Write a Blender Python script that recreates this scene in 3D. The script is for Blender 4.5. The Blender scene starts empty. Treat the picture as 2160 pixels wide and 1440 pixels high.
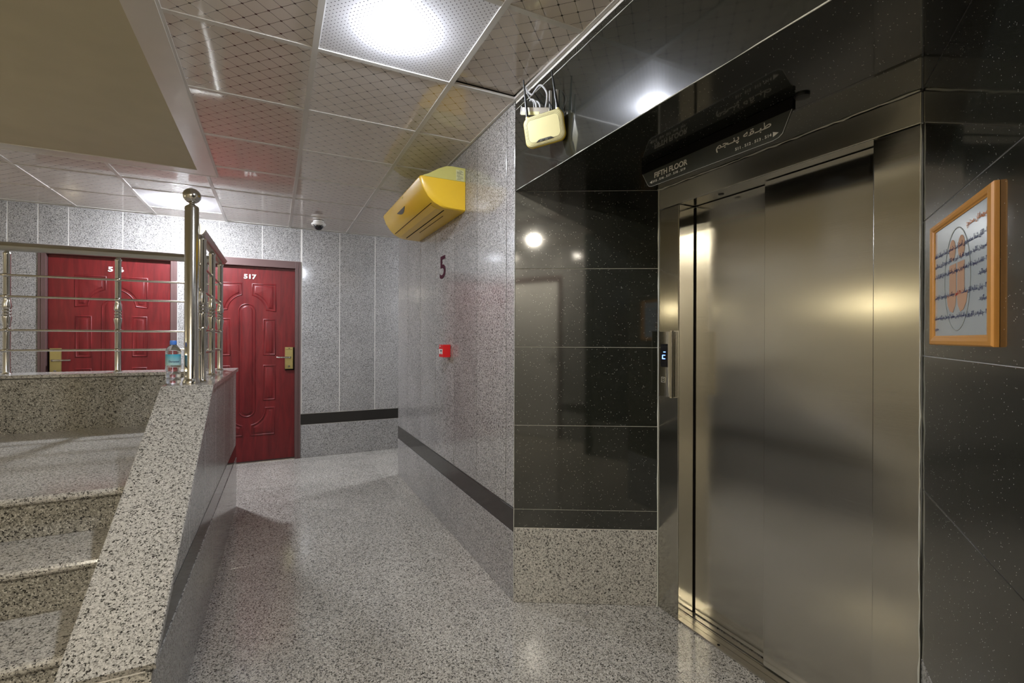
import bpy, bmesh, math, random
from mathutils import Vector, Matrix
random.seed(7)
S = bpy.context.scene
COL = S.collection
PI = math.pi
# ------------------------------------------------------------ camera, world, lights, exposure
cam_d = bpy.data.cameras.new('camera'); cam = bpy.data.objects.new('camera', cam_d); COL.objects.link(cam)
cam_d.sensor_width = 36; cam_d.lens = 36*1000/2160; cam_d.shift_y = -7/2160; cam_d.clip_start = 0.02
_th = math.atan(0.502); _ro = math.radians(0.2)
_F = Vector((math.sin(_th), math.cos(_th), 0)); _R = Vector((math.cos(_th), -math.sin(_th), 0)); _U = Vector((0, 0, 1))
_R2 = _R*math.cos(_ro)+_U*math.sin(_ro); _U2 = _U*math.cos(_ro)-_R*math.sin(_ro)
m = Matrix((_R2, _U2, -_F)).transposed().to_4x4(); m.translation = Vector((0, 0, 1.35))
cam.matrix_world = m
S.camera = cam
S.view_settings.view_transform = 'Standard'; S.view_settings.look = 'None'
S.view_settings.exposure = 1.33; S.view_settings.gamma = 1; S.view_settings.use_curve_mapping = False
S.cycles.use_denoising = True
S.cycles.max_bounces = 10; S.cycles.diffuse_bounces = 5; S.cycles.glossy_bounces = 6; S.cycles.transmission_bounces = 8
S.cycles.sample_clamp_indirect = 6.0; S.cycles.caustics_reflective = False; S.cycles.caustics_refractive = False
W = bpy.data.worlds.new('world'); S.world = W; W.use_nodes = True
W.node_tree.nodes['Background'].inputs[0].default_value = (1.0, .95, .85, 1); W.node_tree.nodes['Background'].inputs[1].default_value = 0.05
COOL = (0.86, 0.90, 1.0); WARM = (1.0, 0.92, 0.76)
LAMP_POWER = {'near': 25, 'far': 70, 'rear': 72, 'rear2': 64, 'side': 32, 'stair': 1.4}  # stair feeds the added lamp on the unseen left wall
def area(name, loc, size, power, col, shape='DISK', rot=(0, 0, 0), sy=None):
    l = bpy.data.lights.new(name, 'AREA'); l.shape = shape; l.size = size; l.energy = power; l.color = col
    if sy: l.size_y = sy
    o = bpy.data.objects.new(name, l); o.location = loc; o.rotation_euler = rot; COL.objects.link(o); return o

# ------------------------------------------------------------ materials
def newmat(name):
    mt = bpy.data.materials.new(name); mt.use_nodes = True
    nt = mt.node_tree; b = nt.nodes['Principled BSDF']; return mt, nt, b
def setb(b, **k):
    for a, v in k.items():
        nm = {'col': 'Base Color', 'rough': 'Roughness', 'metal': 'Metallic', 'ior': 'IOR', 'coat': 'Coat Weight', 'coatr': 'Coat Roughness',
              'aniso': 'Anisotropic', 'anrot': 'Anisotropic Rotation', 'trans': 'Transmission Weight', 'emis': 'Emission Strength', 'ecol': 'Emission Color', 'alpha': 'Alpha', 'spec': 'Specular IOR Level'}[a]
        if a in ('col', 'ecol'): v = (*v, 1)
        b.inputs[nm].default_value = v
def N(nt, t, **k):
    n = nt.nodes.new(t)
    for a, v in k.items(): setattr(n, a, v)
    return n
def L(nt, a, b): nt.links.new(a, b)
def mathn(nt, op, a, b=None, c=None):
    n = N(nt, 'ShaderNodeMath', operation=op)
    for i, v in enumerate((a, b, c)):
        if v is None: continue
        if isinstance(v, (int, float)): n.inputs[i].default_value = v
        else: L(nt, v, n.inputs[i])
    return n.outputs[0]
def objcoord(nt, rnd=True):
    tc = N(nt, 'ShaderNodeTexCoord'); out = tc.outputs['Object']
    if rnd:
        oi = N(nt, 'ShaderNodeObjectInfo')
        sc = N(nt, 'ShaderNodeVectorMath', operation='SCALE'); sc.inputs[0].default_value = (13, 7, 5); L(nt, oi.outputs['Random'], sc.inputs['Scale'])
        ad = N(nt, 'ShaderNodeVectorMath', operation='ADD'); L(nt, out, ad.inputs[0]); L(nt, sc.outputs[0], ad.inputs[1]); out = ad.outputs[0]
    return out
def mixc(nt, fac, a, b):
    n = N(nt, 'ShaderNodeMix', data_type='RGBA')
    if isinstance(fac, (int, float)): n.inputs[0].default_value = fac
    else: L(nt, fac, n.inputs[0])
    for i, v in ((6, a), (7, b)):
        if isinstance(v, tuple): n.inputs[i].default_value = (*v, 1)
        else: L(nt, v, n.inputs[i])
    return n.outputs[2]
def ramp(nt, fac, stops):
    r = N(nt, 'ShaderNodeValToRGB'); e = r.color_ramp.elements
    while len(e) < len(stops): e.new(.5)
    for i, (p, c) in enumerate(stops):
        e[i].position = p; e[i].color = (c, c, c, 1) if isinstance(c, (int, float)) else (*c, 1)
    L(nt, fac, r.inputs[0]); return r.outputs[0]
def granite(name, light=(.44, .425, .39), mid=(.21, .20, .18), dark=(.028, .027, .025), sc=1.15, rough=.12, speck=.55, var=.10, ior=1.5):
    mt, nt, b = newmat(name); co = objcoord(nt)
    def noise(s, det, ro=.6, dist=0.0):
        n = N(nt, 'ShaderNodeTexNoise'); L(nt, co, n.inputs['Vector']); n.inputs['Scale'].default_value = s*sc; n.inputs['Detail'].default_value = det
        n.inputs['Roughness'].default_value = ro; n.inputs['Distortion'].default_value = dist; return n.outputs[0]
    wn_ = N(nt, 'ShaderNodeTexNoise'); L(nt, co, wn_.inputs['Vector']); wn_.inputs['Scale'].default_value = 260*sc; wn_.inputs['Detail'].default_value = 1
    sc2 = N(nt, 'ShaderNodeVectorMath', operation='SCALE'); L(nt, wn_.outputs['Color'], sc2.inputs[0]); sc2.inputs['Scale'].default_value = .006/sc
    ad2 = N(nt, 'ShaderNodeVectorMath', operation='ADD'); L(nt, co, ad2.inputs[0]); L(nt, sc2.outputs[0], ad2.inputs[1])
    vo = N(nt, 'ShaderNodeTexVoronoi'); L(nt, ad2.outputs[0], vo.inputs['Vector']); vo.inputs['Scale'].default_value = 235*sc
    sep = N(nt, 'ShaderNodeSeparateColor'); L(nt, vo.outputs['Color'], sep.inputs[0])
    cl = noise(85, 2, .6)
    v1 = mathn(nt, 'MULTIPLY_ADD', mathn(nt, 'SUBTRACT', cl, .5), 2.2, sep.outputs[0])
    v2_ = mathn(nt, 'MULTIPLY_ADD', mathn(nt, 'SUBTRACT', cl, .5), 1.2, sep.outputs[1])
    base = mixc(nt, ramp(nt, v2_, [(.50, 0.0), (.80, 1.0)]), light, mid)
    base = mixc(nt, ramp(nt, v1, [(speck+.30, 0.0), (speck+.34, 1.0)]), base, dark)
    base = mixc(nt, ramp(nt, sep.outputs[2], [(.88, 0.0), (.9, .7)]), base, (.66, .63, .58))
    oi = N(nt, 'ShaderNodeObjectInfo'); v = mathn(nt, 'MULTIPLY_ADD', oi.outputs['Random'], var*2, 1-var)
    big = noise(2.2, 1); v2 = mathn(nt, 'MULTIPLY_ADD', big, .35, .83); v = mathn(nt, 'MULTIPLY', v, v2)
    hs = N(nt, 'ShaderNodeHueSaturation'); L(nt, base, hs.inputs['Color']); L(nt, v, hs.inputs['Value'])
    L(nt, hs.outputs[0], b.inputs['Base Color']); setb(b, rough=rough, ior=ior)
    return mt
def blackgranite(name, rough=.06, base=(.0105, .012, .0085), spark=.9):
    mt, nt, b = newmat(name); co = objcoord(nt)
    vo = N(nt, 'ShaderNodeTexVoronoi'); L(nt, co, vo.inputs['Vector']); vo.inputs['Scale'].default_value = 190
    dot = mathn(nt, 'LESS_THAN', vo.outputs['Distance'], .16)
    sep = N(nt, 'ShaderNodeSeparateColor'); L(nt, vo.outputs['Color'], sep.inputs[0])
    pick = mathn(nt, 'GREATER_THAN', sep.outputs[0], .87)
    f = mathn(nt, 'MULTIPLY', dot, pick)
    n = N(nt, 'ShaderNodeTexNoise'); L(nt, co, n.inputs['Vector']); n.inputs['Scale'].default_value = 70; n.inputs['Detail'].default_value = 4
    bb = mixc(nt, ramp(nt, n.outputs[0], [(.45, 0.0), (.7, 1.0)]), base, (.018, .019, .015))
    c = mixc(nt, f, bb, (spark, spark, spark*.92))
    L(nt, c, b.inputs['Base Color']); setb(b, rough=.32, ior=1.5, spec=.09, coat=1.0, coatr=rough); b.inputs['Coat IOR'].default_value = 1.78; return mt
def plain(name, col, rough=.5, metal=0, bump=0, bs=200, **k):
    mt, nt, b = newmat(name); setb(b, rough=rough, metal=metal, **k)
    co = objcoord(nt, False); n = N(nt, 'ShaderNodeTexNoise'); L(nt, co, n.inputs['Vector']); n.inputs['Scale'].default_value = 6; n.inputs['Detail'].default_value = 3
    v = mathn(nt, 'MULTIPLY_ADD', n.outputs[0], .16, .92)
    hs = N(nt, 'ShaderNodeHueSaturation'); hs.inputs['Color'].default_value = (*col, 1); L(nt, v, hs.inputs['Value']); L(nt, hs.outputs[0], b.inputs['Base Color'])
    if bump:
        n2 = N(nt, 'ShaderNodeTexNoise'); L(nt, co, n2.inputs['Vector']); n2.inputs['Scale'].default_value = bs
        bp = N(nt, 'ShaderNodeBump'); bp.inputs['Strength'].default_value = bump; bp.inputs['Distance'].default_value = .001; L(nt, n2.outputs[0], bp.inputs['Height']); L(nt, bp.outputs[0], b.inputs['Normal'])
    return mt
def brushed(name, col, rough=.24, stretch=(.6, .6, 60), streak=.05, vary=.12, an=0):
    mt, nt, b = newmat(name); co = objcoord(nt, False)
    mp = N(nt, 'ShaderNodeMapping'); L(nt, co, mp.inputs[0]); mp.inputs['Scale'].default_value = stretch
    n = N(nt, 'ShaderNodeTexNoise'); L(nt, mp.outputs[0], n.inputs['Vector']); n.inputs['Scale'].default_value = 14; n.inputs['Detail'].default_value = 4
    v = mathn(nt, 'MULTIPLY_ADD', n.outputs[0], vary, 1-vary/2)
    hs = N(nt, 'ShaderNodeHueSaturation'); hs.inputs['Color'].default_value = (*col, 1); L(nt, v, hs.inputs['Value']); L(nt, hs.outputs[0], b.inputs['Base Color'])
    r = mathn(nt, 'MULTIPLY_ADD', n.outputs[0], streak*2, rough-streak); L(nt, r, b.inputs['Roughness'])
    bp = N(nt, 'ShaderNodeBump'); bp.inputs['Strength'].default_value = .05; bp.inputs['Distance'].default_value = .0004; L(nt, n.outputs[0], bp.inputs['Height']); L(nt, bp.outputs[0], b.inputs['Normal'])
    setb(b, metal=1.0)
    if an:
        tg = N(nt, 'ShaderNodeTangent', direction_type='RADIAL', axis='Z'); L(nt, tg.outputs[0], b.inputs['Tangent']); setb(b, aniso=an, anrot=0.0)
    return mt
def lattice_mat():
    mt, nt, b = newmat('ceiling_tile_lattice'); tc = N(nt, 'ShaderNodeTexCoord'); sp = N(nt, 'ShaderNodeSeparateXYZ'); L(nt, tc.outputs['Object'], sp.inputs[0])
    q = 1/(.0605*math.sqrt(2))
    u = mathn(nt, 'MULTIPLY', mathn(nt, 'ADD', sp.outputs[0], sp.outputs[1]), q); v = mathn(nt, 'MULTIPLY', mathn(nt, 'SUBTRACT', sp.outputs[0], sp.outputs[1]), q)
    du = mathn(nt, 'ABSOLUTE', mathn(nt, 'SUBTRACT', mathn(nt, 'FRACT', mathn(nt, 'ADD', u, 20.5)), .5)); dv = mathn(nt, 'ABSOLUTE', mathn(nt, 'SUBTRACT', mathn(nt, 'FRACT', mathn(nt, 'ADD', v, 20.5)), .5))
    line = mathn(nt, 'LESS_THAN', mathn(nt, 'MINIMUM', du, dv), .014)
    near = mathn(nt, 'LESS_THAN', mathn(nt, 'MAXIMUM', du, dv), .17)
    star = mathn(nt, 'MULTIPLY', near, mathn(nt, 'LESS_THAN', mathn(nt, 'ADD', mathn(nt, 'SQRT', du), mathn(nt, 'SQRT', dv)), .43))
    f = mathn(nt, 'MAXIMUM', line, star)
    L(nt, mixc(nt, f, (.66, .60, .545), (.22, .195, .175)), b.inputs['Base Color']); L(nt, f, b.inputs['Metallic'])
    L(nt, mathn(nt, 'MULTIPLY_ADD', f, .06, .07), b.inputs['Roughness']); setb(b, ior=1.62)
    # faint waviness of the thin sheet
    n = N(nt, 'ShaderNodeTexNoise'); L(nt, tc.outputs['Object'], n.inputs['Vector']); n.inputs['Scale'].default_value = 2.2
    bp = N(nt, 'ShaderNodeBump'); bp.inputs['Strength'].default_value = .25; bp.inputs['Distance'].default_value = .006; L(nt, n.outputs[0], bp.inputs['Height']); L(nt, bp.outputs[0], b.inputs['Normal'])
    return mt
def perf_mat():
    mt, nt, b = newmat('perforated_metal'); tc = N(nt, 'ShaderNodeTexCoord'); sp = N(nt, 'ShaderNodeSeparateXYZ'); L(nt, tc.outputs['Object'], sp.inputs[0])
    q = 1/.0165
    u = mathn(nt, 'MULTIPLY', mathn(nt, 'ADD', sp.outputs[0], sp.outputs[1]), q*.7071); v = mathn(nt, 'MULTIPLY', mathn(nt, 'SUBTRACT', sp.outputs[0], sp.outputs[1]), q*.7071)
    du = mathn(nt, 'SUBTRACT', mathn(nt, 'FRACT', mathn(nt, 'ADD', u, 100)), .5); dv = mathn(nt, 'SUBTRACT', mathn(nt, 'FRACT', mathn(nt, 'ADD', v, 100)), .5)
    r2 = mathn(nt, 'ADD', mathn(nt, 'MULTIPLY', du, du), mathn(nt, 'MULTIPLY', dv, dv)); f = mathn(nt, 'LESS_THAN', r2, .020)
    L(nt, mixc(nt, f, (.80, .80, .82), (.06, .055, .07)), b.inputs['Base Color']); setb(b, rough=.35, metal=0.15); return mt
def redwood():
    mt, nt, b = newmat('red_door_paint'); co = objcoord(nt, False)
    mp = N(nt, 'ShaderNodeMapping'); L(nt, co, mp.inputs[0]); mp.inputs['Scale'].default_value = (5, 5, .7)
    n = N(nt, 'ShaderNodeTexNoise'); L(nt, mp.outputs[0], n.inputs['Vector']); n.inputs['Scale'].default_value = 4; n.inputs['Detail'].default_value = 8; n.inputs['Distortion'].default_value = 1.0
    c = N(nt, 'ShaderNodeValToRGB'); e = c.color_ramp.elements; e[0].position = .3; e[0].color = (.085, .007, .008, 1); e[1].position = .75; e[1].color = (.170, .013, .014, 1); L(nt, n.outputs[0], c.inputs[0])
    L(nt, c.outputs[0], b.inputs['Base Color']); setb(b, rough=.40, ior=1.42); return mt
M = {}
M['granite'] = granite('grey_granite')
M['granite_wall'] = granite('grey_granite_wall', light=(.375, .365, .355), mid=(.20, .195, .187), dark=(.042, .041, .039), speck=.54, rough=.11, sc=1.3)
M['granite_par'] = granite('grey_granite_parapet', light=(.40, .39, .36), mid=(.26, .25, .235), dark=(.09, .085, .08), rough=.22, sc=1.25, ior=1.30)
M['granite_floor'] = granite('grey_granite_floor', light=(.41, .385, .335), mid=(.18, .168, .145), dark=(.028, .026, .023), speck=.54, rough=.13, sc=1.15, var=.08)
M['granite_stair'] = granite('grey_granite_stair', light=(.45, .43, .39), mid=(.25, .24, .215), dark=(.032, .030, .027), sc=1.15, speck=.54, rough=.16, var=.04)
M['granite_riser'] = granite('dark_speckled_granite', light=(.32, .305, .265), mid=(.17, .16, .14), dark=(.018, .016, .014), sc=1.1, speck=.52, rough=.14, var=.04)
M['black'] = blackgranite('black_granite')
M['band'] = plain('black_band_stone', (.022, .020, .017), .09, ior=1.55)
M['grout'] = plain('light_grout', (.72, .70, .66), .8)
M['grout_dark'] = plain('grey_grout', (.22, .21, .19), .8)
M['grout_black'] = plain('dark_joint', (.06, .057, .05), .8)
M['seal'] = plain('white_sealant', (.62, .62, .55), .5, bump=.3, bs=90)
M['steel'] = brushed('brushed_steel', (.57, .555, .505), rough=.18, stretch=(.1, .1, 60), an=.75)
M['steel_frame'] = brushed('brushed_steel_frame', (.56, .545, .49), rough=.13, stretch=(60, 60, .6))
M['chrome'] = brushed('polished_steel_tube', (.56, .545, .51), rough=.15, stretch=(1, 1, 1), streak=.02, vary=.04)
M['steel_lintel'] = brushed('brushed_steel_lintel', (.62, .60, .52), rough=.36, stretch=(.1, .1, 60))
M['rail_steel'] = brushed('satin_handrail_steel', (.50, .49, .44), rough=.30, stretch=(1, 1, 1), streak=.02, vary=.04)
M['alu'] = brushed('aluminium_sill', (.58, .55, .48), rough=.30)
M['tile'] = lattice_mat(); M['perf'] = perf_mat()
M['tbar'] = plain('white_ceiling_bar', (.58, .56, .52), .42)
M['plaster'] = plain('cream_wall_paint', (.55, .49, .36), .7)
M['trimw'] = plain('ceiling_trim_board', (.60, .57, .51), .28)
M['beige'] = plain('beige_paint', (.48, .43, .30), .85)
M['void'] = plain('plenum_dark', (.12, .11, .10), .9)
M['red'] = redwood(); M['frame'] = plain('maroon_door_frame', (.105, .060, .056), .38)
M['brass'] = plain('brass_plate', (.50, .42, .18), .30, metal=.9)
M['numw'] = plain('white_plastic', (.75, .74, .70), .4)
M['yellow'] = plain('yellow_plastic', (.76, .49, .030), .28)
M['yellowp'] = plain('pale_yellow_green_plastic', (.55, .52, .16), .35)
M['router'] = plain('cream_yellow_plastic', (.66, .60, .31), .38)
M['routerside'] = plain('ochre_plastic', (.62, .45, .04), .35)
M['blackp'] = plain('black_plastic', (.012, .012, .012), .35)
M['glossblack'] = plain('gloss_black_plastic', (.008, .008, .010), .05)
M['cable'] = plain('grey_cable', (.40, .40, .40), .45)
M['darkslot'] = plain('dark_slot', (.004, .0035, .003), .8, spec=.1)
M['redp'] = plain('red_plastic', (.62, .010, .012), .35)
M['wood'] = plain('orange_wood', (.62, .285, .055), .35, bump=.1)
M['paper'] = plain('pale_blue_paper', (.50, .58, .61), .15, coat=1.0, coatr=.02)
M['ink'] = plain('blue_ink', (.03, .035, .12), .6); M['inko'] = plain('orange_ink', (.60, .20, .05), .6); M['inkr'] = plain('red_ink', (.45, .03, .02), .6)
M['logo'] = plain('tan_orange_print', (.56, .33, .20), .5); M['ring'] = plain('thin_grey_print', (.36, .37, .34), .5)
M['plate'] = plain('black_acrylic', (.045, .048, .042), .12)
M['letter'] = plain('pale_lettering', (.62, .60, .54), .5)
M['maroon'] = plain('maroon_sticker', (.07, .018, .032), .9, spec=.1)
M['label_dark'] = plain('small_print', (.08, .08, .06), .6)
M['sticker'] = plain('pale_sticker', (.60, .60, .33), .5)
def emis(name, col, st):
    mt, nt, b = newmat(name); setb(b, col=(.8, .8, .8), ecol=col, emis=st, rough=.4); return mt
M['lamp_cool'] = emis('lamp_cool', COOL, 14); M['lamp_warm'] = emis('lamp_warm', WARM, 10); M['lamp_far'] = emis('lamp_far', COOL, 25)
M['led'] = emis('blue_led', (.05, .20, 1.0), 2.2)
M['ledw'] = plain('indicator_white', (.5, .5, .4), .5)
def glassmat(name, col, ior=1.4, rough=.02):
    mt, nt, b = newmat(name); setb(b, col=col, trans=1.0, ior=ior, rough=rough); return mt
M['pet'] = glassmat('clear_plastic', (.93, .95, .97), 1.30, .03); M['water'] = glassmat('water', (.95, .97, 1.0), 1.33, 0)
def bottle_label():
    mt, nt, b = newmat('bottle_label_print'); tc = N(nt, 'ShaderNodeTexCoord'); sp = N(nt, 'ShaderNodeSeparateXYZ'); L(nt, tc.outputs['Object'], sp.inputs[0])
    f = mathn(nt, 'MULTIPLY', mathn(nt, 'SUBTRACT', sp.outputs[2], .100), 18)
    L(nt, ramp(nt, f, [(0, (.42, .62, .62)), (1, (.04, .36, .52))]), b.inputs['Base Color']); setb(b, rough=.35); return mt
M['blabel'] = bottle_label(); M['cap'] = plain('blue_cap', (.07, .22, .72), .4)

# ------------------------------------------------------------ mesh helpers
class MB:
    def __init__(s): s.v = []; s.f = []; s.ang = 38
    def add(s, vs, fs):
        o = len(s.v); s.v += [tuple(v) for v in vs]; s.f += [tuple(i+o for i in f) for f in fs]; return s
    def box(s, x0, x1, y0, y1, z0, z1):
        return s.add([(x0, y0, z0), (x1, y0, z0), (x1, y1, z0), (x0, y1, z0), (x0, y0, z1), (x1, y0, z1), (x1, y1, z1), (x0, y1, z1)],
                     [(0, 3, 2, 1), (4, 5, 6, 7), (0, 1, 5, 4), (1, 2, 6, 5), (2, 3, 7, 6), (3, 0, 4, 7)])
    def cbox(s, x0, x1, y0, y1, z0, z1, c=.003):
        s.ang = 15
        bm = bmesh.new(); bmesh.ops.create_cube(bm, size=1)
        for v in bm.verts: v.co = Vector(((x0+x1)/2+v.co.x*(x1-x0), (y0+y1)/2+v.co.y*(y1-y0), (z0+z1)/2+v.co.z*(z1-z0)))
        bmesh.ops.bevel(bm, geom=bm.edges[:], offset=c, segments=2, affect='EDGES', profile=.5)
        bm.verts.index_update(); s.add([v.co for v in bm.verts], [[v.index for v in f.verts] for f in bm.faces]); bm.free(); return s
    def loft(s, loops, cap0=True, cap1=True, closed=True):
        n = len(loops[0]); vs = [v for l in loops for v in l]; fs = []
        for i in range(len(loops)-1):
            for j in range(n if closed else n-1):
                k = (j+1) % n; fs.append((i*n+j, i*n+k, (i+1)*n+k, (i+1)*n+j))
        if cap0: fs.append(tuple(range(n-1, -1, -1)))
        if cap1: fs.append(tuple((len(loops)-1)*n+j for j in range(n)))
        return s.add(vs, fs)
    def prism(s, pts, a, b):   # pts -> list of (p,q); a,b functions giving 3d
        return s.loft([[a(*p) for p in pts], [b(*p) for p in pts]])
    def lathe(s, prof, c=(0, 0, 0), n=20, caps=True):
        loops = [[(c[0]+r*math.cos(2*PI*j/n), c[1]+r*math.sin(2*PI*j/n), c[2]+z) for j in range(n)] for r, z in prof]
        return s.loft(loops, caps, caps)
    def tube(s, pts, r, n=8, caps=True, flat=1.0):
        pts = [Vector(p) for p in pts]; loops = []; up = None
        for i, p in enumerate(pts):
            t = (pts[min(i+1, len(pts)-1)]-pts[max(i-1, 0)]).normalized()
            if up is None: up = Vector((0, 0, 1)) if abs(t.z) < .9 else Vector((1, 0, 0))
            a = t.cross(up).normalized(); b2 = a.cross(t).normalized(); up = b2
            rr = r[i] if isinstance(r, (list, tuple)) else r
            loops.append([tuple(p+a*rr*math.cos(2*PI*j/n)+b2*rr*flat*math.sin(2*PI*j/n)) for j in range(n)])
        return s.loft(loops, caps, caps)
    def sphere(s, c, r, n=20, m=12, sz=1.0, z0=-1, z1=1):
        a0 = math.asin(z0); a1 = math.asin(z1)
        prof = [(max(r*math.cos(a0+(a1-a0)*i/m), 1e-5), r*sz*math.sin(a0+(a1-a0)*i/m)) for i in range(m+1)]
        return s.lathe(prof, c, n)
    def mesh(s, name, mat, off=(0, 0, 0), smooth=False):
        me = bpy.data.meshes.new(name); ox, oy, oz = off
        me.from_pydata([(x-ox, y-oy, z-oz) for x, y, z in s.v], [], s.f)
        bm = bmesh.new(); bm.from_mesh(me); bmesh.ops.recalc_face_normals(bm, faces=bm.faces[:]); bm.to_mesh(me); bm.free()
        if smooth:
            for p in me.polygons: p.use_smooth = True
            me.set_sharp_from_angle(angle=math.radians(s.ang))
        me.materials.append(mat); return me
def worg(o):
    v = Vector((0, 0, 0))
    while o is not None: v += o.location; o = o.parent
    return v
def obj(name, mb, mat, parent=None, smooth=False, local=False, label=None):
    off = (0, 0, 0) if (parent is None or local) else worg(parent)
    o = bpy.data.objects.new(name, mb.mesh(name, mat, off, smooth)); COL.objects.link(o)
    if parent is not None: o.parent = parent
    if label: o['label'] = label
    return o
def struct(name, mb, mat): o = obj(name, mb, mat); o['kind'] = 'structure'; return o
def estruct(name, loc=(0, 0, 0)):
    o = bpy.data.objects.new(name, None); COL.objects.link(o); o.location = loc; o['kind'] = 'structure'; return o
def thing(name, label, cat, loc=(0, 0, 0), group=None):
    o = bpy.data.objects.new(name, None); COL.objects.link(o); o.location = loc; o['label'] = label; o['category'] = cat; o.empty_display_size = .1
    if group: o['group'] = group
    return o
def slab_mb(o, u, n, s0, s1, z0, z1, out=0.0, thick=.012, c=.0015):
    """chamfered stone slab on a wall; o origin, u direction along, n outward normal"""
    o = Vector(o); u = Vector(u); n = Vector(n); P = lambda s, z, d: tuple(o+u*s+n*d+Vector((0, 0, z)))
    lo = [[P(s0, z0, out-thick), P(s1, z0, out-thick), P(s1, z1, out-thick), P(s0, z1, out-thick)],
          [P(s0, z0, out-c), P(s1, z0, out-c), P(s1, z1, out-c), P(s0, z1, out-c)],
          [P(s0+c, z0+c, out), P(s1-c, z0+c, out), P(s1-c, z1-c, out), P(s0+c, z1-c, out)]]
    return MB().loft(lo)
def wall_back_mb(o, u, n, s0, s1, z0, z1, rec=.0018, t=.10):
    o = Vector(o); u = Vector(u); n = Vector(n); P = lambda s, z, d: tuple(o+u*s+n*d+Vector((0, 0, z)))
    return MB().loft([[P(s0, z0, -t), P(s1, z0, -t), P(s1, z1, -t), P(s0, z1, -t)], [P(s0, z0, -rec), P(s1, z0, -rec), P(s1, z1, -rec), P(s0, z1, -rec)]])

# ------------------------------------------------------------ text
AR = {'ا': (0xFE8D, 0xFE8E, 0, 0), 'آ': (0xFE81, 0xFE82, 0, 0), 'ب': (0xFE8F, 0xFE90, 0xFE91, 0xFE92), 'پ': (0xFB56, 0xFB57, 0xFB58, 0xFB59), 'ت': (0xFE95, 0xFE96, 0xFE97, 0xFE98),
      'ج': (0xFE9D, 0xFE9E, 0xFE9F, 0xFEA0), 'چ': (0xFB7A, 0xFB7B, 0xFB7C, 0xFB7D), 'ح': (0xFEA1, 0xFEA2, 0xFEA3, 0xFEA4), 'خ': (0xFEA5, 0xFEA6, 0xFEA7, 0xFEA8), 'د': (0xFEA9, 0xFEAA, 0, 0),
      'ر': (0xFEAD, 0xFEAE, 0, 0), 'ز': (0xFEAF, 0xFEB0, 0, 0), 'س': (0xFEB1, 0xFEB2, 0xFEB3, 0xFEB4), 'ش': (0xFEB5, 0xFEB6, 0xFEB7, 0xFEB8), 'ص': (0xFEB9, 0xFEBA, 0xFEBB, 0xFEBC),
      'ض': (0xFEBD, 0xFEBE, 0xFEBF, 0xFEC0), 'ط': (0xFEC1, 0xFEC2, 0xFEC3, 0xFEC4), 'ظ': (0xFEC5, 0xFEC6, 0xFEC7, 0xFEC8), 'ع': (0xFEC9, 0xFECA, 0xFECB, 0xFECC), 'غ': (0xFECD, 0xFECE, 0xFECF, 0xFED0),
      'ف': (0xFED1, 0xFED2, 0xFED3, 0xFED4), 'ق': (0xFED5, 0xFED6, 0xFED7, 0xFED8), 'ک': (0xFB8E, 0xFB8F, 0xFB90, 0xFB91), 'گ': (0xFB92, 0xFB93, 0xFB94, 0xFB95), 'ل': (0xFEDD, 0xFEDE, 0xFEDF, 0xFEE0),
      'م': (0xFEE1, 0xFEE2, 0xFEE3, 0xFEE4), 'ن': (0xFEE5, 0xFEE6, 0xFEE7, 0xFEE8), 'ه': (0xFEE9, 0xFEEA, 0xFEEB, 0xFEEC), 'و': (0xFEED, 0xFEEE, 0, 0), 'ی': (0xFBFC, 0xFBFD, 0xFBFE, 0xFBFF),
      'ئ': (0xFE89, 0xFE8A, 0xFE8B, 0xFE8C), 'ـ': (0x640, 0x640, 0x640, 0x640), 'ژ': (0xFB8A, 0xFB8B, 0, 0)}
def shape_fa(t):
    out = []
    for i, ch in enumerate(t):
        if ch not in AR: out.append(ch); continue
        iso, fin, ini, med = AR[ch]
        pj = i > 0 and t[i-1] in AR and AR[t[i-1]][2] != 0
        nj = i < len(t)-1 and t[i+1] in AR and ini != 0
        out.append(chr(med if (pj and nj) else fin if pj else ini if nj else iso))
    return ''.join(reversed(out))
def text_mb(txt, o, xd, yd, w=None, h=None, depth=.001, bold=0.0, anchor='l', keep=True):
    """flat lettering: lower-left corner at o, baseline along xd, fitted in w x h, standing proud by depth"""
    cu = bpy.data.curves.new('t', 'FONT'); cu.body = txt; cu.size = 1; cu.offset = bold; cu.extrude = .5; cu.resolution_u = 3
    ob = bpy.data.objects.new('t', cu); COL.objects.link(ob)
    dg = bpy.context.evaluated_depsgraph_get(); dg.update(); me = bpy.data.meshes.new_from_object(ob.evaluated_get(dg))
    bpy.data.objects.remove(ob); bpy.data.curves.remove(cu)
    mb = MB(); o = Vector(o); xd = Vector(xd).normalized(); yd = Vector(yd).normalized(); nd = xd.cross(yd)
    if not len(me.vertices): return mb
    xs = [v.co.x for v in me.vertices]; ys = [v.co.y for v in me.vertices]; x0, x1, y0, y1 = min(xs), max(xs), min(ys), max(ys)
    sx = (w/(x1-x0)) if w else None; sy = (h/(y1-y0)) if h else None
    if sx is None: sx = sy
    if sy is None: sy = sx
    W2 = (x1-x0)*sx
    dx = 0 if anchor == 'l' else (-W2 if anchor == 'r' else -W2/2)
    mb.add([tuple(o+xd*((v.co.x-x0)*sx+dx)+yd*((v.co.y-y0)*sy)+nd*(depth*(v.co.z+.5))) for v in me.vertices], [tuple(p.vertices) for p in me.polygons])
    bpy.data.meshes.remove(me); return mb

# ============================================================ STRUCTURE
CZ = 2.56
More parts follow.
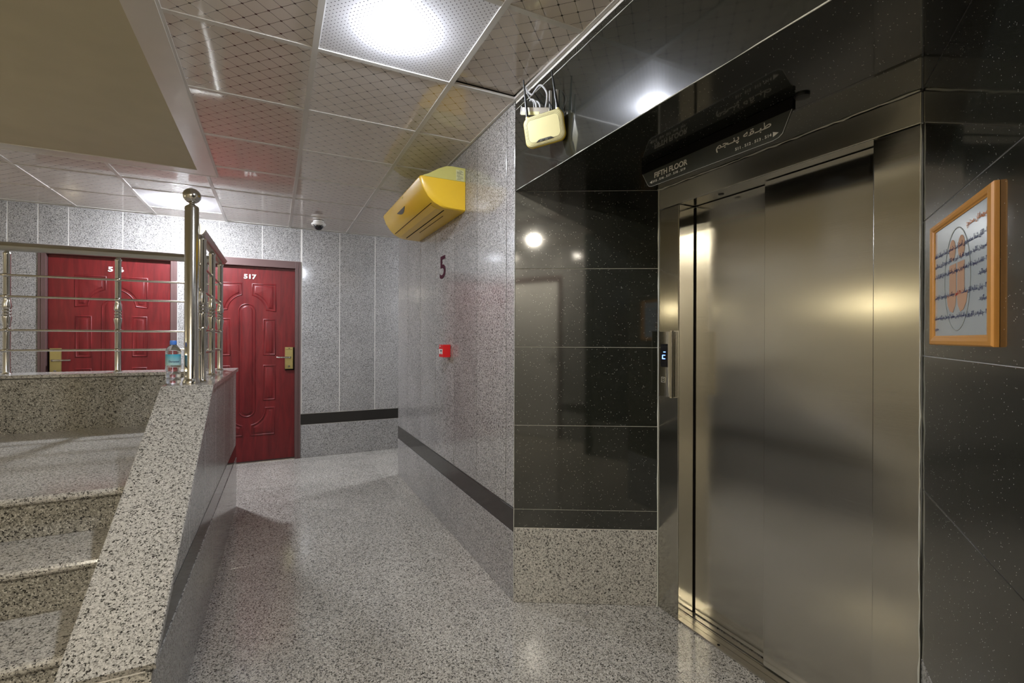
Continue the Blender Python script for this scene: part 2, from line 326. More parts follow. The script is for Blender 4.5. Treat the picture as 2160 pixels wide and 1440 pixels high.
# ---- floor: granite slabs 40 x 80 cm
fl = struct('floor', MB().box(-2.7, 3.7, -1.6, 5.9, -.12, -.0008), M['grout_dark'])
def floor_slab(x0, x1, y0, y1):
    g = .0003; return MB().loft([
        [(x0+g, y0+g, -.02), (x1-g, y0+g, -.02), (x1-g, y1-g, -.02), (x0+g, y1-g, -.02)],
        [(x0+g, y0+g, -.0008), (x1-g, y0+g, -.0008), (x1-g, y1-g, -.0008), (x0+g, y1-g, -.0008)],
        [(x0+g+.0004, y0+g+.0004, 0), (x1-g-.0004, y0+g+.0004, 0), (x1-g-.0004, y1-g-.0004, 0), (x0+g+.0004, y1-g-.0004, 0)]])
x = -2.65
while x < 3.6:
    y = -1.6
    while y < 5.8:
        cx, cy = x+.2, y+.4
        under = cx < -.55 and 1.7 < cy < 3.9
        beyond = (cx > 1.95 and cy < 4.4) or (cx > 1.3 and 2.4 < cy < 4.4) or (cx > 1.3 and cy < .0)
        if not under and not beyond: obj('floor_slab', floor_slab(x, x+.4, y, y+.8), M['granite_floor'], fl)
        y += .8
    x += .4
# ---- ceiling
ce = struct('ceiling', MB().box(-.46, 3.7, -1.6, 5.9, CZ+.05, CZ+.12).box(-2.7, -.46, 4.12, 5.9, CZ+.05, CZ+.12), M['void'])
GX = [-.45+.6*i for i in range(0, 8)]; GY = [2.155+.6*i for i in range(-7, 7)]
def tile_mb(x0, x1, y0, y1, cx, cy, lift=0):
    z = CZ+.004; a = [(x0-cx, y0-cy), (x1-cx, y0-cy), (x1-cx, y1-cy), (x0-cx, y1-cy)]
    lz = lambda q: lift*(q[1]-a[0][1])/(y1-y0)
    return MB().loft([[(p[0], p[1], lz(p)) for p in a], [(p[0], p[1], lz(p)+.012) for p in a]])
tile_cache = {}
def add_tile(cx, cy, x0, x1, y0, y1, mat, name='ceiling_tile', lift=0):
    key = (round(x0-cx, 3), round(x1-cx, 3), round(y0-cy, 3), round(y1-cy, 3), mat.name, lift)
    if key not in tile_cache: tile_cache[key] = tile_mb(x0, x1, y0, y1, cx, cy, lift).mesh(name, mat)
    o = bpy.data.objects.new(name, tile_cache[key]); o.location = (cx, cy, CZ+.004); COL.objects.link(o); o.parent = ce; return o
FARCOL = -.75
LAMPS = [(.45, 1.855, 'near'), (-.75, 5.155, 'far'), (-.75, -.545, 'rear'), (-1.35, -1.145, 'rear'), (2.25, 5.155, 'side'), (-1.95, 5.155, 'far2')]
perf_cells = [(round(a, 2), round(b, 2)) for a, b, _ in LAMPS]
for gx in [-2.85+.6*i for i in range(0, 11)]:
    for gy in GY:
        cx, cy = gx+.3, gy+.3
        x0, x1, y0, y1 = gx+.006, gx+.594, gy+.006, gy+.594
        left = cx < -.45
        if left and cy < 4.0: 
            if cy > 1.0: continue
        if left and 4.0 < cy < 4.7: y0 = 4.215
        if not left and gx < -.4 and cy < 4.7 and cy > .6:
            x0 = -.375 if cy < 4.15 else x0
        if cx > 1.1 and cy < 4.6:
            continue
        if .7 < cx < 1.1 and cy < 4.6: x1 = 1.085
        if abs(cx-FARCOL) < .01 and cy > 4.6: continue
        if y1 > 5.79: y1 = 5.79
        if y0 > 5.75 or x0 > 3.6 or y0 < -1.6: continue
        if cy > 4.6 and gy < 4.6: y0 = y0
        pc = (round(cx, 2), round(cy, 2)) in perf_cells
        lift = .0
        if abs(cx-1.05) < .01 and abs(cy-1.855) < .01: lift = .018
        if left and cy < .7 and cy > .3: pass
        add_tile(cx, cy, x0, x1, y0, y1, M['perf'] if pc else M['tile'], lift=lift)
for a, b, mm in ((4.561, 4.844, 'tile'), (4.856, 5.447, 'perf'), (5.459, 5.79, 'tile')): add_tile(-.75, (a+b)/2, -1.044, -.456, a, b, M[mm])
# corridor strip to the right beyond the corner (y 4.7..4.75 region)
add_tile(1.95, 4.7, 1.12, 3.55, 4.705, 4.748, M['tile'])
# rear part over stair foot
gb = MB()
def bar(x0, x1, y0, y1): zz = CZ if y1-y0 > x1-x0 else CZ+.0006; gb = MB().box(x0, x1, y0, y1, zz, CZ+.012); obj('ceiling_bar', gb, M['tbar'], ce)
for gx in (.15, .75): bar(gx-.012, gx+.012, -1.5, 5.79)
bar(-.462, -.438, 4.205, 5.79); bar(-.387, -.375, .62, 4.19)
for gx in (-1.05, -1.65, -2.25): bar(gx-.012, gx+.012, 4.205, 5.79)
for gx in (1.35, 1.95, 2.55, 3.15): bar(gx-.012, gx+.012, 4.72, 5.79)
for gy in GY:
    if 4.5 < gy < 4.6: bar(-2.6, 3.6, gy-.012, gy+.012)
    elif gy > 4.6 and gy < 5.76: bar(-2.6, -1.062, gy-.012, gy+.012); bar(-.438, 3.6, gy-.012, gy+.012)
    elif gy > .6 and gy < 4.5: bar(-.38, 1.085, gy-.012, gy+.012)
    elif gy > -1.5 and gy <= .6: bar(-2.6, 1.085, gy-.012, gy+.012)
bar(-1.038, -.462, 4.838, 4.862); bar(-1.038, -.462, 5.441, 5.465)
bar(1.085, 1.10, .30, 4.70)
# stair opening trim board and beige soffit
tr = struct('trim_1', MB().box(-.500, -.387, .62, 4.19, CZ-.004, CZ+.03), M['trimw'])
tr2 = struct('trim_2', MB().box(-2.6, -.500, 4.085, 4.19, CZ-.004, CZ+.03), M['trimw'])
tr3 = struct('trim_3', MB().box(-2.6, -.387, 4.190, 4.205, CZ-.006, CZ+.01).box(-2.6, -.387, .60, .62, CZ-.004, CZ+.03), M['tbar'])
so = struct('ceiling_stair_soffit', MB().box(-2.7, -.498, .60, 4.09, CZ+.002, CZ+.05), M['beige'])

# ---- granite clad walls
def clad(wall, o, u, n, s0, s1, joints, bt=(.355, .475), base=None, top=CZ, holes=(), mat=None, bands=True):
    """vertical slabs between joints, dark band, plain base; holes = [(s0,s1,ztop)] doors"""
    mat = mat or M['granite_wall']; g = .0035
    js = [s0]+[j for j in joints if s0+.03 < j < s1-.03]+[s1]
    for a, b in zip(js, js[1:]):
        z0 = bt[1]+g
        segs = [(a, b, z0)]
        for h0, h1, hz in holes:
            new = []
            for (p, q, z) in segs:
                if q <= h0 or p >= h1: new.append((p, q, z)); continue
                if p < h0-.02: new.append((p, h0, z))
                new.append((max(p, h0), min(q, h1), hz))
                if q > h1+.02: new.append((h1, q, z))
            segs = new
        for p, q, z in segs: obj('stone_panel', slab_mb(o, u, n, p+g, q-g, z+g, top-.001), mat, wall)
    cuts = [s0]+[v for h in holes for v in (h[0], h[1])]+[s1]
    for a, b in zip(cuts[::2], cuts[1::2]):
        if b-a < .01: continue
        obj('band_stone', slab_mb(o, u, n, a+g, b-g, bt[0]+.001, bt[1]+.002, out=.0015), M['band'], wall)
        obj('base_stone', slab_mb(o, u, n, a+g/2, b-g/2, .001, bt[0]-g, out=.001), mat, wall)
# back wall y=5.80 facing -Y : u=+X, n=-Y
wb = struct('wall_back', wall_back_mb((0, 5.80, 0), (1, 0, 0), (0, -1, 0), -2.7, -1.925, 0, CZ+.04).loft([[(-1.925, 5.8018, 2.195), (-.875, 5.8018, 2.195), (-.875, 5.8018, CZ+.04), (-1.925, 5.8018, CZ+.04)], [(-1.925, 5.9, 2.195), (-.875, 5.9, 2.195), (-.875, 5.9, CZ+.04), (-1.925, 5.9, CZ+.04)]])
            .loft([[(-.785, 5.8018, 2.195), (.265, 5.8018, 2.195), (.265, 5.8018, CZ+.04), (-.785, 5.8018, CZ+.04)], [(-.785, 5.9, 2.195), (.265, 5.9, 2.195), (.265, 5.9, CZ+.04), (-.785, 5.9, CZ+.04)]])
            .box(-.875, -.785, 5.8018, 5.9, 0, CZ+.04).box(.265, 3.7, 5.8018, 5.9, 0, CZ+.04), M['grout'])
BJ = [-2.53, -2.13, -1.713, -1.312, -.915, -.515, -.118, .278, .677, 1.077, 1.48, 1.88, 2.28, 2.68, 3.08]
clad(wb, (0, 5.80, 0), (1, 0, 0), (0, -1, 0), -2.6, 3.6, BJ, bt=(.370, .490), holes=[(-1.925, -.875, 2.195), (-.785, .265, 2.195)])
# wall right x=1.10 y 2.16..4.70 facing -X : u=+Y
wr = struct('wall_right', wall_back_mb((1.10, 0, 0), (0, 1, 0), (-1, 0, 0), 2.165, 4.70, 0, CZ+.04), M['grout_black'])
clad(wr, (1.10, 0, 0), (0, 1, 0), (-1, 0, 0), 2.163, 4.70, [2.262, 2.668, 3.078, 3.491, 3.905, 4.33], bt=(.358, .474))
# corridor side beyond the corner, faces +Y
wc = struct('wall_corridor', wall_back_mb((0, 4.70, 0), (1, 0, 0), (0, 1, 0), 1.204, 3.7, 0, CZ+.04), M['grout'])
clad(wc, (0, 4.70, 0), (1, 0, 0), (0, 1, 0), 1.112, 3.6, [1.5, 1.9, 2.3, 2.7, 3.1], bt=(.358, .474))
we = struct('wall_corridor_end', wall_back_mb((3.6, 0, 0), (0, 1, 0), (-1, 0, 0), 4.6, 5.9, 0, CZ+.04), M['grout'])
clad(we, (3.6, 0, 0), (0, 1, 0), (-1, 0, 0), 4.70, 5.80, [5.1, 5.5], bt=(.358, .474))
# left wall x=-2.6 facing +X
wl = struct('wall_left', MB().box(-2.7, -2.6, -1.6, 5.9, 0, CZ+.04), M['plaster'])
# rear wall y=-1.5 facing +Y with a red door, and the black clad pier beside it
wq = struct('wall_rear', wall_back_mb((0, -1.5, 0), (1, 0, 0), (0, 1, 0), -2.7, .3, 0, CZ+.04), M['grout'])
clad(wq, (0, -1.5, 0), (1, 0, 0), (0, 1, 0), -2.6, .2, [-2.4+.4*i for i in range(7)], bt=(.37, .49), holes=[(-1.35, -.45, 2.195)])
def black_courses(wall, o, u, n, s0, s1, zs, mat=None):
    for a, b in zip(zs, zs[1:]): obj('stone_slab', slab_mb(o, u, n, s0+.0012, s1-.0012, a+.0012, b-.0012, c=.001), mat or M['black'], wall)
wp = struct('wall_rear_pier', wall_back_mb((0, -.9, 0), (1, 0, 0), (0, 1, 0), .2, 1.1, 0, CZ+.04).box(.205, .3, -1.5, -.9, 0, CZ), M['grout_dark'])
black_courses(wp, (0, -.9, 0), (1, 0, 0), (0, 1, 0), .2, 1.1, [.4, .9, 1.3, 1.7, 2.1, CZ]); obj('base_stone', slab_mb((0, -.9, 0), (1, 0, 0), (0, 1, 0), .2, 1.1, .001, .398), M['granite'], wp)
ws = struct('wall_right_near', wall_back_mb((1.10, 0, 0), (0, 1, 0), (-1, 0, 0), -.9, .30, 0, CZ+.04), M['grout_dark'])
black_courses(ws, (1.10, 0, 0), (0, 1, 0), (-1, 0, 0), -.9, .30, [.4, .9, 1.3, 1.7, 2.1, CZ]); obj('base_stone', slab_mb((1.10, 0, 0), (0, 1, 0), (-1, 0, 0), -.9, .30, .001, .398), M['granite'], ws)
# ---- lift alcove: splayed left return, steel wall, splayed notice wall
A = Vector((1.10, 2.163, 0)); B = Vector((1.735, 1.810, 0)); uA = (B-A).normalized(); LA = (B-A).length; nA = Vector((uA.y, -uA.x, 0)) 
if nA.y > 0: nA = -nA
wa = struct('wall_alcove', wall_back_mb(A, uA, nA, 0.002, LA, 0, 2.14, rec=.003, t=.08), M['grout'])
obj('base_stone', slab_mb(A, uA, nA, .002, LA-.002, .001, .378), M['granite'], wa)
black_courses(wa, A, uA, nA, .001, LA-.001, [.381, .476, .905, 1.305, 1.705, 2.10])
Cn = Vector((1.735, .718, 0)); uC = Vector((-.835, -.55, 0)).normalized(); LC = (1.735-1.10)/.835; nC = Vector((-.55, .835, 0)).normalized()
wn = struct('wall_notice', wall_back_mb(Cn, uC, nC, 0, LC, 0, 2.14, rec=.003, t=.08), M['grout'])
obj('base_stone', slab_mb(Cn, uC, nC, .002, LC-.001, .001, .396), M['granite'], wn)
black_courses(wn, Cn, uC, nC, .001, LC, [.399, .905, 1.302, 1.700, 2.10])
# header and its underside
hd = struct('wall_header', MB().box(1.104, 1.20, .30, 2.163, 2.104, CZ+.04), M['grout'])
for a, b in ((.30, 1.10), (1.10, 2.163)):
    pass
obj('stone_slab', slab_mb((1.10, 0, 0), (0, 1, 0), (-1, 0, 0), .301, 2.162, 2.101, 2.510, out=.001), M['black'], hd)
for a, b in ((.301, 1.0), (1.0, 1.62), (1.62, 2.162)): obj('stone_strip', slab_mb((1.10, 0, 0), (0, 1, 0), (-1, 0, 0), a+.001, b-.001, 2.513, CZ-.012, out=-.002), M['black'], hd)
sf = struct('ceiling_alcove_soffit', MB().loft([[(1.105, 2.155, 2.104), (1.80, 1.78, 2.104), (1.80, .74, 2.104), (1.105, .31, 2.104)], [(1.105, 2.155, 2.16), (1.80, 1.78, 2.16), (1.80, .74, 2.16), (1.105, .31, 2.16)]]), M['grout_dark'])
def soff_y(x, far): 
    return (2.163-(x-1.10)*(2.163-1.810)/.635) if far else (.30+(x-1.10)*(.718-.30)/.635)
for x0, x1 in ((1.101, 1.518), (1.520, 1.734)):
    pts = [(x0, soff_y(x0, 1)-.001), (x1, soff_y(x1, 1)-.001), (x1, soff_y(x1, 0)+.001), (x0, soff_y(x0, 0)+.001)]
    obj('stone_slab', MB().loft([[(p[0], p[1], 2.100) for p in pts], [(p[0], p[1], 2.112) for p in pts]]), M['black'], sf)
# sealant beads (irregular)
def bead(pts, r, parent, jit=.0012, seed=1, n=26):
    rnd = random.Random(seed); P = []; R = []
    pts = [Vector(p) for p in pts]
    for i in range(n+1):
        t = i/n; p = pts[0].lerp(pts[1], t); P.append(p+Vector((rnd.uniform(-jit, jit), rnd.uniform(-jit, jit), rnd.uniform(-jit, jit)))); R.append(r*rnd.uniform(.5, 1.35))
    return obj('sealant_bead', MB().tube(P, R, 6), M['seal'], parent, smooth=True)
bead([B+Vector((-.002, -.003, 0))+nA*.001, B+Vector((-.002, -.003, 2.10))+nA*.001], .0030, wa, seed=3)
bead([A+Vector((-.001, -.001, 0)), A+Vector((-.001, -.001, 2.10))], .0012, wa, jit=.0003, seed=4)
bead([Cn+Vector((-.003, .003, 0)), Cn+Vector((-.003, .003, 2.0))], .0022, wn, jit=.0012, seed=5, n=50)
bead([(1.730, .722, 2.098), (1.730, 1.806, 2.098)], .0034, sf, jit=.0022, seed=6, n=40)
bead([(1.10, .302, 2.102), (1.10, 2.160, 2.102)], .0016, hd, jit=.0005, seed=8)
bead([(1.098, .302, 2.511), (1.098, 2.150, 2.511)], .0016, hd, jit=.0008, seed=9)

# ---- lift door (door_3)
d3 = estruct('door_3', (1.80, 1.26, 0))
def xp(n, x0, x1, y0, y1, z0, z1, mat, c=.0025, name=None, parent=None, label=None): return obj(n, MB().cbox(x0, x1, y0, y1, z0, z1, c), mat, parent or d3, smooth=True, label=label)
xp('door_jamb', 1.735, 1.86, 1.674, 1.806, .001, 1.997, M['steel_frame'], c=.004)
xp('door_jamb', 1.735, 1.86, .722, .850, .001, 1.997, M['steel'], c=.003)
xp('door_lintel', 1.735, 1.775, .722, 1.806, 2.000, 2.096, M['steel_lintel'])
xp('door_head', 1.737, 1.90, .851, 1.673, 1.998, 2.05, M['steel'], c=.001)
obj('sensor_hole', MB().lathe([(.012, 0), (.012, -.002), (.008, -.0022)], (1.787, 1.478, 1.998), 16), M['blackp'], d3)
xp('door_panel', 1.842, 1.87, 1.255, 1.672, .012, 1.9955, M['steel'], c=.0015)
xp('door_panel', 1.800, 1.830, .855, 1.276, .012, 1.9955, M['steel'], c=.0015)
xp('door_gap_seal', 1.8412, 1.8425, 1.2765, 1.2800, .012, 1.995, M['darkslot'], c=.0003)  # dark strip painted in as shade at the seam between the panels
xp('door_gap_seal', 1.838, 1.845, 1.668, 1.674, .012, 1.990, M['darkslot'], c=.0005)  # same painted shade, in the gap at the left jamb
obj('door_sill', MB().box(1.732, 1.762, .86, 1.69, 0, .008).box(1.764, 1.794, .852, 1.674, -.01, .008).box(1.797, 1.802, .852, 1.674, -.01, .008).box(1.812, 1.838, .852, 1.674, -.01, .008).box(1.74, 1.90, .852, 1.674, -.02, -.006), M['alu'], d3)
obj('sill_screw', MB().lathe([(.006, 0), (.006, .0012), (.003, .0014)], (1.747, 1.45, .008), 12), M['darkslot'], d3)
obj('shaft_back', MB().box(1.90, 1.93, .70, 1.82, 0, 2.1), M['darkslot'], d3)

# ---- red room doors
def offset_poly(P, d):
    n = len(P); out = []
    A2 = sum(P[i][0]*P[(i+1) % n][1]-P[(i+1) % n][0]*P[i][1] for i in range(n)); sg = 1 if A2 > 0 else -1
    for i in range(n):
        a = Vector(P[i-1]); b = Vector(P[i]); c = Vector(P[(i+1) % n])
        e1 = (b-a).normalized(); e2 = (c-b).normalized(); n1 = Vector((-e1.y, e1.x))*sg; n2 = Vector((-e2.y, e2.x))*sg
        m2 = (n1+n2); k = m2.length
        if k < 1e-6: out.append(tuple(b+n1*d)); continue
        m2 = m2/k; out.append(tuple(b+m2*(d/max(m2.dot(n1), .35))))
    return out
def relief(P, mapf):
    prof = [(0, 0), (.004, .004), (.008, .005), (.012, .003), (.015, -.002), (.024, -.002), (.036, .006), (.040, .007)]
    loops = [[mapf(p[0], p[1], dep) for p in offset_poly(P, d)] for d, dep in prof]
    return MB().loft(loops, cap0=False, cap1=True)
def arc(cx, cy, r, a0, a1, n=10): return [(cx+r*math.cos(math.radians(a0+(a1-a0)*i/n)), cy+r*math.sin(math.radians(a0+(a1-a0)*i/n))) for i in range(n+1)]
def right_side_shapes():
    S_ = []
    # top panel with concave arc at its inner lower corner (centre line x=0)
    S_.append([(.043, 1.935), (.281, 1.935), (.281, 1.628)]+arc(0, 1.628, .178, 4, 76, 10))
    S_.append([(.152, 1.551), (.276, 1.551), (.276, 1.153), (.152, 1.153)])
    S_.append([(.152, 1.049), (.276, 1.049), (.276, .662), (.152, .662)])
    S_.append([(.172, .588), (.272, .588), (.272, .285), (.036, .285)]+arc(0, .572, .172, -78, -2, 10))
    return S_
def room_door(name, xc, side, num, y=5.80, flip=1):
    """leaf centre xc; side=+1 handle at right; front faces -Y (flip=1) or +Y (flip=-1)"""
    D = estruct(name, (xc, y, 0)); yy = lambda d: y-flip*d
    def bx(n, x0, x1, d0, d1, z0, z1, mat, c=.002, par=D, label=None): 
        a, b = sorted((yy(d0), yy(d1))); return obj(n, MB().cbox(x0, x1, a, b, z0, z1, c), mat, par, smooth=True, label=label)
    xo0, xo1 = xc-.525, xc+.525
    bx('door_frame', xo0, xo0+.055, -.07, .008, 0, 2.195, M['frame']); bx('door_frame', xo1-.055, xo1, -.07, .008, 0, 2.195, M['frame'])
    bx('door_frame', xo0+.055, xo1-.055, -.07, .008, 2.115, 2.195, M['frame'])
    bx('frame_bead', xo0+.024, xo0+.030, .006, .012, 0, 2.165, M['frame'], .001); bx('frame_bead', xo1-.030, xo1-.024, .006, .012, 0, 2.165, M['frame'], .001)
    leaf = bx('door_leaf', xc-.468, xc+.468, -.075, -.038, .012, 2.113, M['red'])
    obj('door_threshold', MB().box(xc-.47, xc+.47, *sorted((yy(-.08), yy(.0))), 0, .008), M['alu'], D)
    mf = lambda sx: (lambda px, pz, dep: (xc+sx*px, yy(-.038+dep), pz))
    for P in right_side_shapes():
        for sx in (1, -1): obj('relief_panel', relief(P, mf(sx)), M['red'], leaf, smooth=True)
    central = arc(0, 1.632, .084, 0, 180, 16)+arc(0, .572, .084, 180, 360, 16)
    obj('relief_panel', relief(central, mf(1)), M['red'], leaf, smooth=True)
    # lock plate and lever
    hx = xc+side*.410
    pl = bx('handle_plate', hx-.042, hx+.042, -.038, -.020, 1.000, 1.242, M['brass'], .004, leaf)
    obj('plate_backing', MB().cbox(hx-.046+side*.008, hx+.046+side*.008, *sorted((yy(-.038), yy(-.033))), .985, 1.240, .001), M['darkslot'], pl)
    obj('display_slot', MB().box(hx-.032, hx+.032, *sorted((yy(-.020), yy(-.0190))), 1.214, 1.217), M['darkslot'], pl)
    obj('lock_cylinder', MB().add(*_disc((hx, yy(-.019), 1.030), .011, flip)), M['chrome'], pl, smooth=True)
    obj('lock_cylinder', MB().add(*_disc((hx, yy(-.019), 1.228), .006, flip)), M['chrome'], pl, smooth=True)
    z = 1.130; hp = [(hx+side*.01, yy(-.02), z), (hx+side*.01, yy(.018), z), (hx-side*.004, yy(.030), z), (hx-side*.05, yy(.031), z+.001), (hx-side*.105, yy(.030), z+.002), (hx-side*.122, yy(.026), z+.002)]
    obj('lever_handle', MB().tube(hp, [.011, .010, .0095, .0085, .0095, .008], 12), M['chrome'], pl, smooth=True)
    if num:
        if flip == 1: o = (xc-.032, yy(-.038), 1.978); xd = (1, 0, 0)
        else: o = (xc+.060, yy(-.038), 1.978); xd = (-1, 0, 0)
        obj('door_number', text_mb(num, o, xd, (0, 0, 1), w=.120, h=.050, depth=.006, bold=.035), M['numw'], leaf)
    return D
def _disc(c, r, flip, n=14, t=.006):
    vs = []; fs = []
    for k in (0, 1):
        for j in range(n): vs.append((c[0]+r*math.cos(2*PI*j/n), c[1]-flip*t*k, c[2]+r*math.sin(2*PI*j/n)))
    fs = [(j, (j+1) % n, n+(j+1) % n, n+j) for j in range(n)]+[tuple(range(n)), tuple(range(n, 2*n))]
    return vs, fs
room_door('door_1', -1.400, -1, '516')
room_door('door_2', -.260, 1, '517')
room_door('door_4', -.900, 1, '', y=-1.50, flip=-1)

# ============================================================ STAIRS AND PARAPET
PX = Vector((-.255, 4.37, 0)); pd = Vector((-.016, -1, 0)).normalized(); pn = Vector((1, -.016, 0)).normalized()
def PP(s, w, z): return tuple(PX+pd*s-pn*w+Vector((0, 0, z)))   # s towards camera, w inwards (left)
par = thing('stair_parapet', 'long grey granite stair parapet with a coping sloping down toward the viewer', 'parapet', (-.38, 2.9, 0))
ZT = 1.105; SS, SE, ZE = 1.485, 2.715, .425
def ztop(s): return ZT-.026 if s < SS else ZT-.026-(s-SS)*(ZT-ZE)/(SE-SS)
def poly_prism(poly, w0, w1): return MB().loft([[PP(s, w0, z) for s, z in poly], [PP(s, w1, z) for s, z in poly]])
obj('core_wall', poly_prism([(.03, 0), (2.70, 0), (2.70, ztop(2.70)), (SS, ztop(SS)), (.03, ztop(0))], .0143, .205), M['grout'], par)
js = [.012, .42, .84, 1.25, 1.66, 2.07, 2.48, 2.70]
for a, b in zip(js, js[1:]):
    a2, b2 = a+.003, b-.003
    top = [(b2, ztop(b2))]+([(SS, ztop(SS))] if a2 < SS < b2 else [])+[(a2, ztop(a2))]
    if ztop(b2) <= .50:
        sx = SS+(ZT-.026-.50)/((ZT-ZE)/(SE-SS)); 
        if sx > a2+.01: obj('stone_panel', poly_prism([(a2, .50), (sx, .50), (a2, ztop(a2))], .014, .026), M['granite_par'], par)
    else: obj('stone_panel', poly_prism([(a2, .50), (b2, .50)]+top, .014, .026), M['granite_par'], par)
sx = SS+(ZT-.026-.498)/((ZT-ZE)/(SE-SS))
obj('band_stone', poly_prism([(.012, .394), (2.70, .394), (2.70, ztop(2.70)), (sx, .498), (.012, .498)], .012, .026), M['band'], par)
obj('base_stone', poly_prism([(.008, .001), (1.42, .001), (1.42, .391), (.008, .391)], .0095, .026), M['granite'], par)
obj('base_stone', poly_prism([(1.423, .001), (2.712, .001), (2.712, .391), (1.423, .391)], .0095, .026), M['granite'], par)
obj('inner_face', poly_prism([(.30, .3), (2.70, .0), (2.70, ztop(2.70)), (SS, ztop(SS)), (.30, ztop(0))], .203, .212), M['granite_stair'], par)
obj('end_face', MB().loft([[PP(2.700, .02, 0), PP(2.700, .208, 0), PP(2.700, .208, ZE-.028), PP(2.700, .02, ZE-.028)], [PP(2.710, .02, 0), PP(2.710, .208, 0), PP(2.710, .208, ZE-.028), PP(2.710, .02, ZE-.028)]]), M['granite_stair'], par)
obj('far_face', MB().loft([[PP(.012, .014, 0), PP(.012, .222, 0), PP(.012, .222, 1.079), PP(.012, .014, 1.079)], [PP(.030, .014, 0), PP(.030, .222, 0), PP(.030, .222, 1.079), PP(.030, .014, 1.079)]]), M['granite_wall'], par)
def coping(name, s0, z0, s1, z1, w0, w1, parent, mat, t=.026):
    d = Vector((s1-s0, z1-z0)).normalized(); nn = Vector((-d.y, d.x)); nn = nn if nn.y > 0 else -nn; c = .003
    def q(s, z, w): return PP(s, w, z)
    lo = []
    sec = [(w0, -t), (w1, -t), (w1, -c), (w1-c, 0), (w0+c, 0), (w0, -c)]
    for s, z in ((s0, z0), (s1, z1)): lo.append([PP(s+nn.x*h, w, z+nn.y*h) for w, h in sec])
    return obj(name, MB().loft(lo), mat, parent)
coping('coping_slab', -.01, ZT, SS, ZT, 0, .224, par, M['granite_stair'])
coping('coping_slab', SS+.001, ZT-.001, SE, ZE, .0, .224, par, M['granite_stair'])
# cross parapet behind the landing
YB0, YB1 = 4.07, 4.365
pb = thing('landing_parapet', 'low grey granite parapet wall across the back of the stair landing under the steel rail', 'parapet', (-1.5, 4.22, 0))
obj('core_wall', MB().box(-2.59, -.52, YB0+.024, YB1-.03, 0, 1.08), M['grout'], pb)
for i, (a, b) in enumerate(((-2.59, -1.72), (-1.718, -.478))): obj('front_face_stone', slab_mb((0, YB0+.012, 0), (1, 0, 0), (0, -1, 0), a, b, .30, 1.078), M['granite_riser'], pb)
obj('rear_face_stone', slab_mb((0, YB1-.018, 0), (1, 0, 0), (0, 1, 0), -2.59, -.48, 0, 1.078), M['granite_wall'], pb)
obj('coping_slab', MB().cbox(-2.595, -.482, YB0, YB1+.005, ZT-.022, ZT, .003), M['granite_stair'], pb)
# steps
st = thing('staircase', 'grey speckled granite steps rising to the landing at the left', 'staircase', (-1.5, 3.0, 0))
ST = [(2.445, .735), (2.150, .568), (1.855, .401), (1.560, .200)]
for i, (yn, z) in enumerate(ST):
    yb = (YB0+.012) if i == 0 else ST[i-1][0]+.030
    t = .030
    prof = [(yn+.012, z-t), (yb, z-t), (yb, z), (yn+.012, z), (yn+.004, z-.004), (yn, z-.012), (yn, z-t+.010), (yn+.004, z-t+.003)]
    xr = PX.x-.016*(4.37-yn)/1-.213
    obj('tread' if i else 'landing_slab', MB().loft([[(-2.595, y, zz) for y, zz in prof], [(xr-.002, y, zz) for y, zz in prof]]), M['granite_stair'], st)
    zb = ST[i+1][1] if i < 3 else 0
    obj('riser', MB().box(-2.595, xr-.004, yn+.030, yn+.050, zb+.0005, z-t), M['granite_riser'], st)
    if i < 3: obj('step_core', MB().box(-2.59, xr-.006, yn+.052, yb, .0, z-t-.001), M['grout_dark'], st)

# ============================================================ RAILING
HZ = 1.930
rail = thing('stair_railing', 'polished steel stair railing with ball topped newel post and turned balusters on the parapet', 'railing', (-.392, 3.013, ZT))
nw = obj('newel_post', MB().lathe([(.040, 0), (.040, .006), (.038, .014), (.034, .024), (.0325, .028), (.0325, .930), (.030, .938), (.022, .944), (.014, .950), (.012, .962)], (-.392, 3.013, ZT), 28), M['chrome'], rail, smooth=True)
obj('ball_finial', MB().sphere((-.392, 3.013, ZT+.993), .0425, 28, 16, .95), M['chrome'], nw, smooth=True)
def baluster(x, y):
    P = [(.025, 0), (.025, .004), (.020, .010), (.0185, .014), (.0185, .285), (.0205, .290), (.0205, .296), (.0165, .302), (.019, .330), (.0245, .366), (.0235, .374), (.017, .380), (.0215, .388), (.0215, .394), (.016, .400), (.0215, .408),
         (.0215, .414), (.016, .420), (.0225, .430), (.0235, .440), (.0185, .478), (.0165, .496), (.0185, .502), (.0185, .770), (.0205, .776), (.0205, .782), (.011, .794), (.009, .802), (.014, .806), (.014, .810)]
    return obj('baluster', MB().lathe(P, (x, y, ZT), 16), M['chrome'], rail, smooth=True)
RX = -.358; RY = 4.20
ba = [(-.352, 3.085), (RX, 3.60), (RX, 4.12)]; bbx = [(-.46, RY), (-.975, RY), (-1.543, RY), (-2.11, RY)]
for x, y in ba+bbx: baluster(x, y)
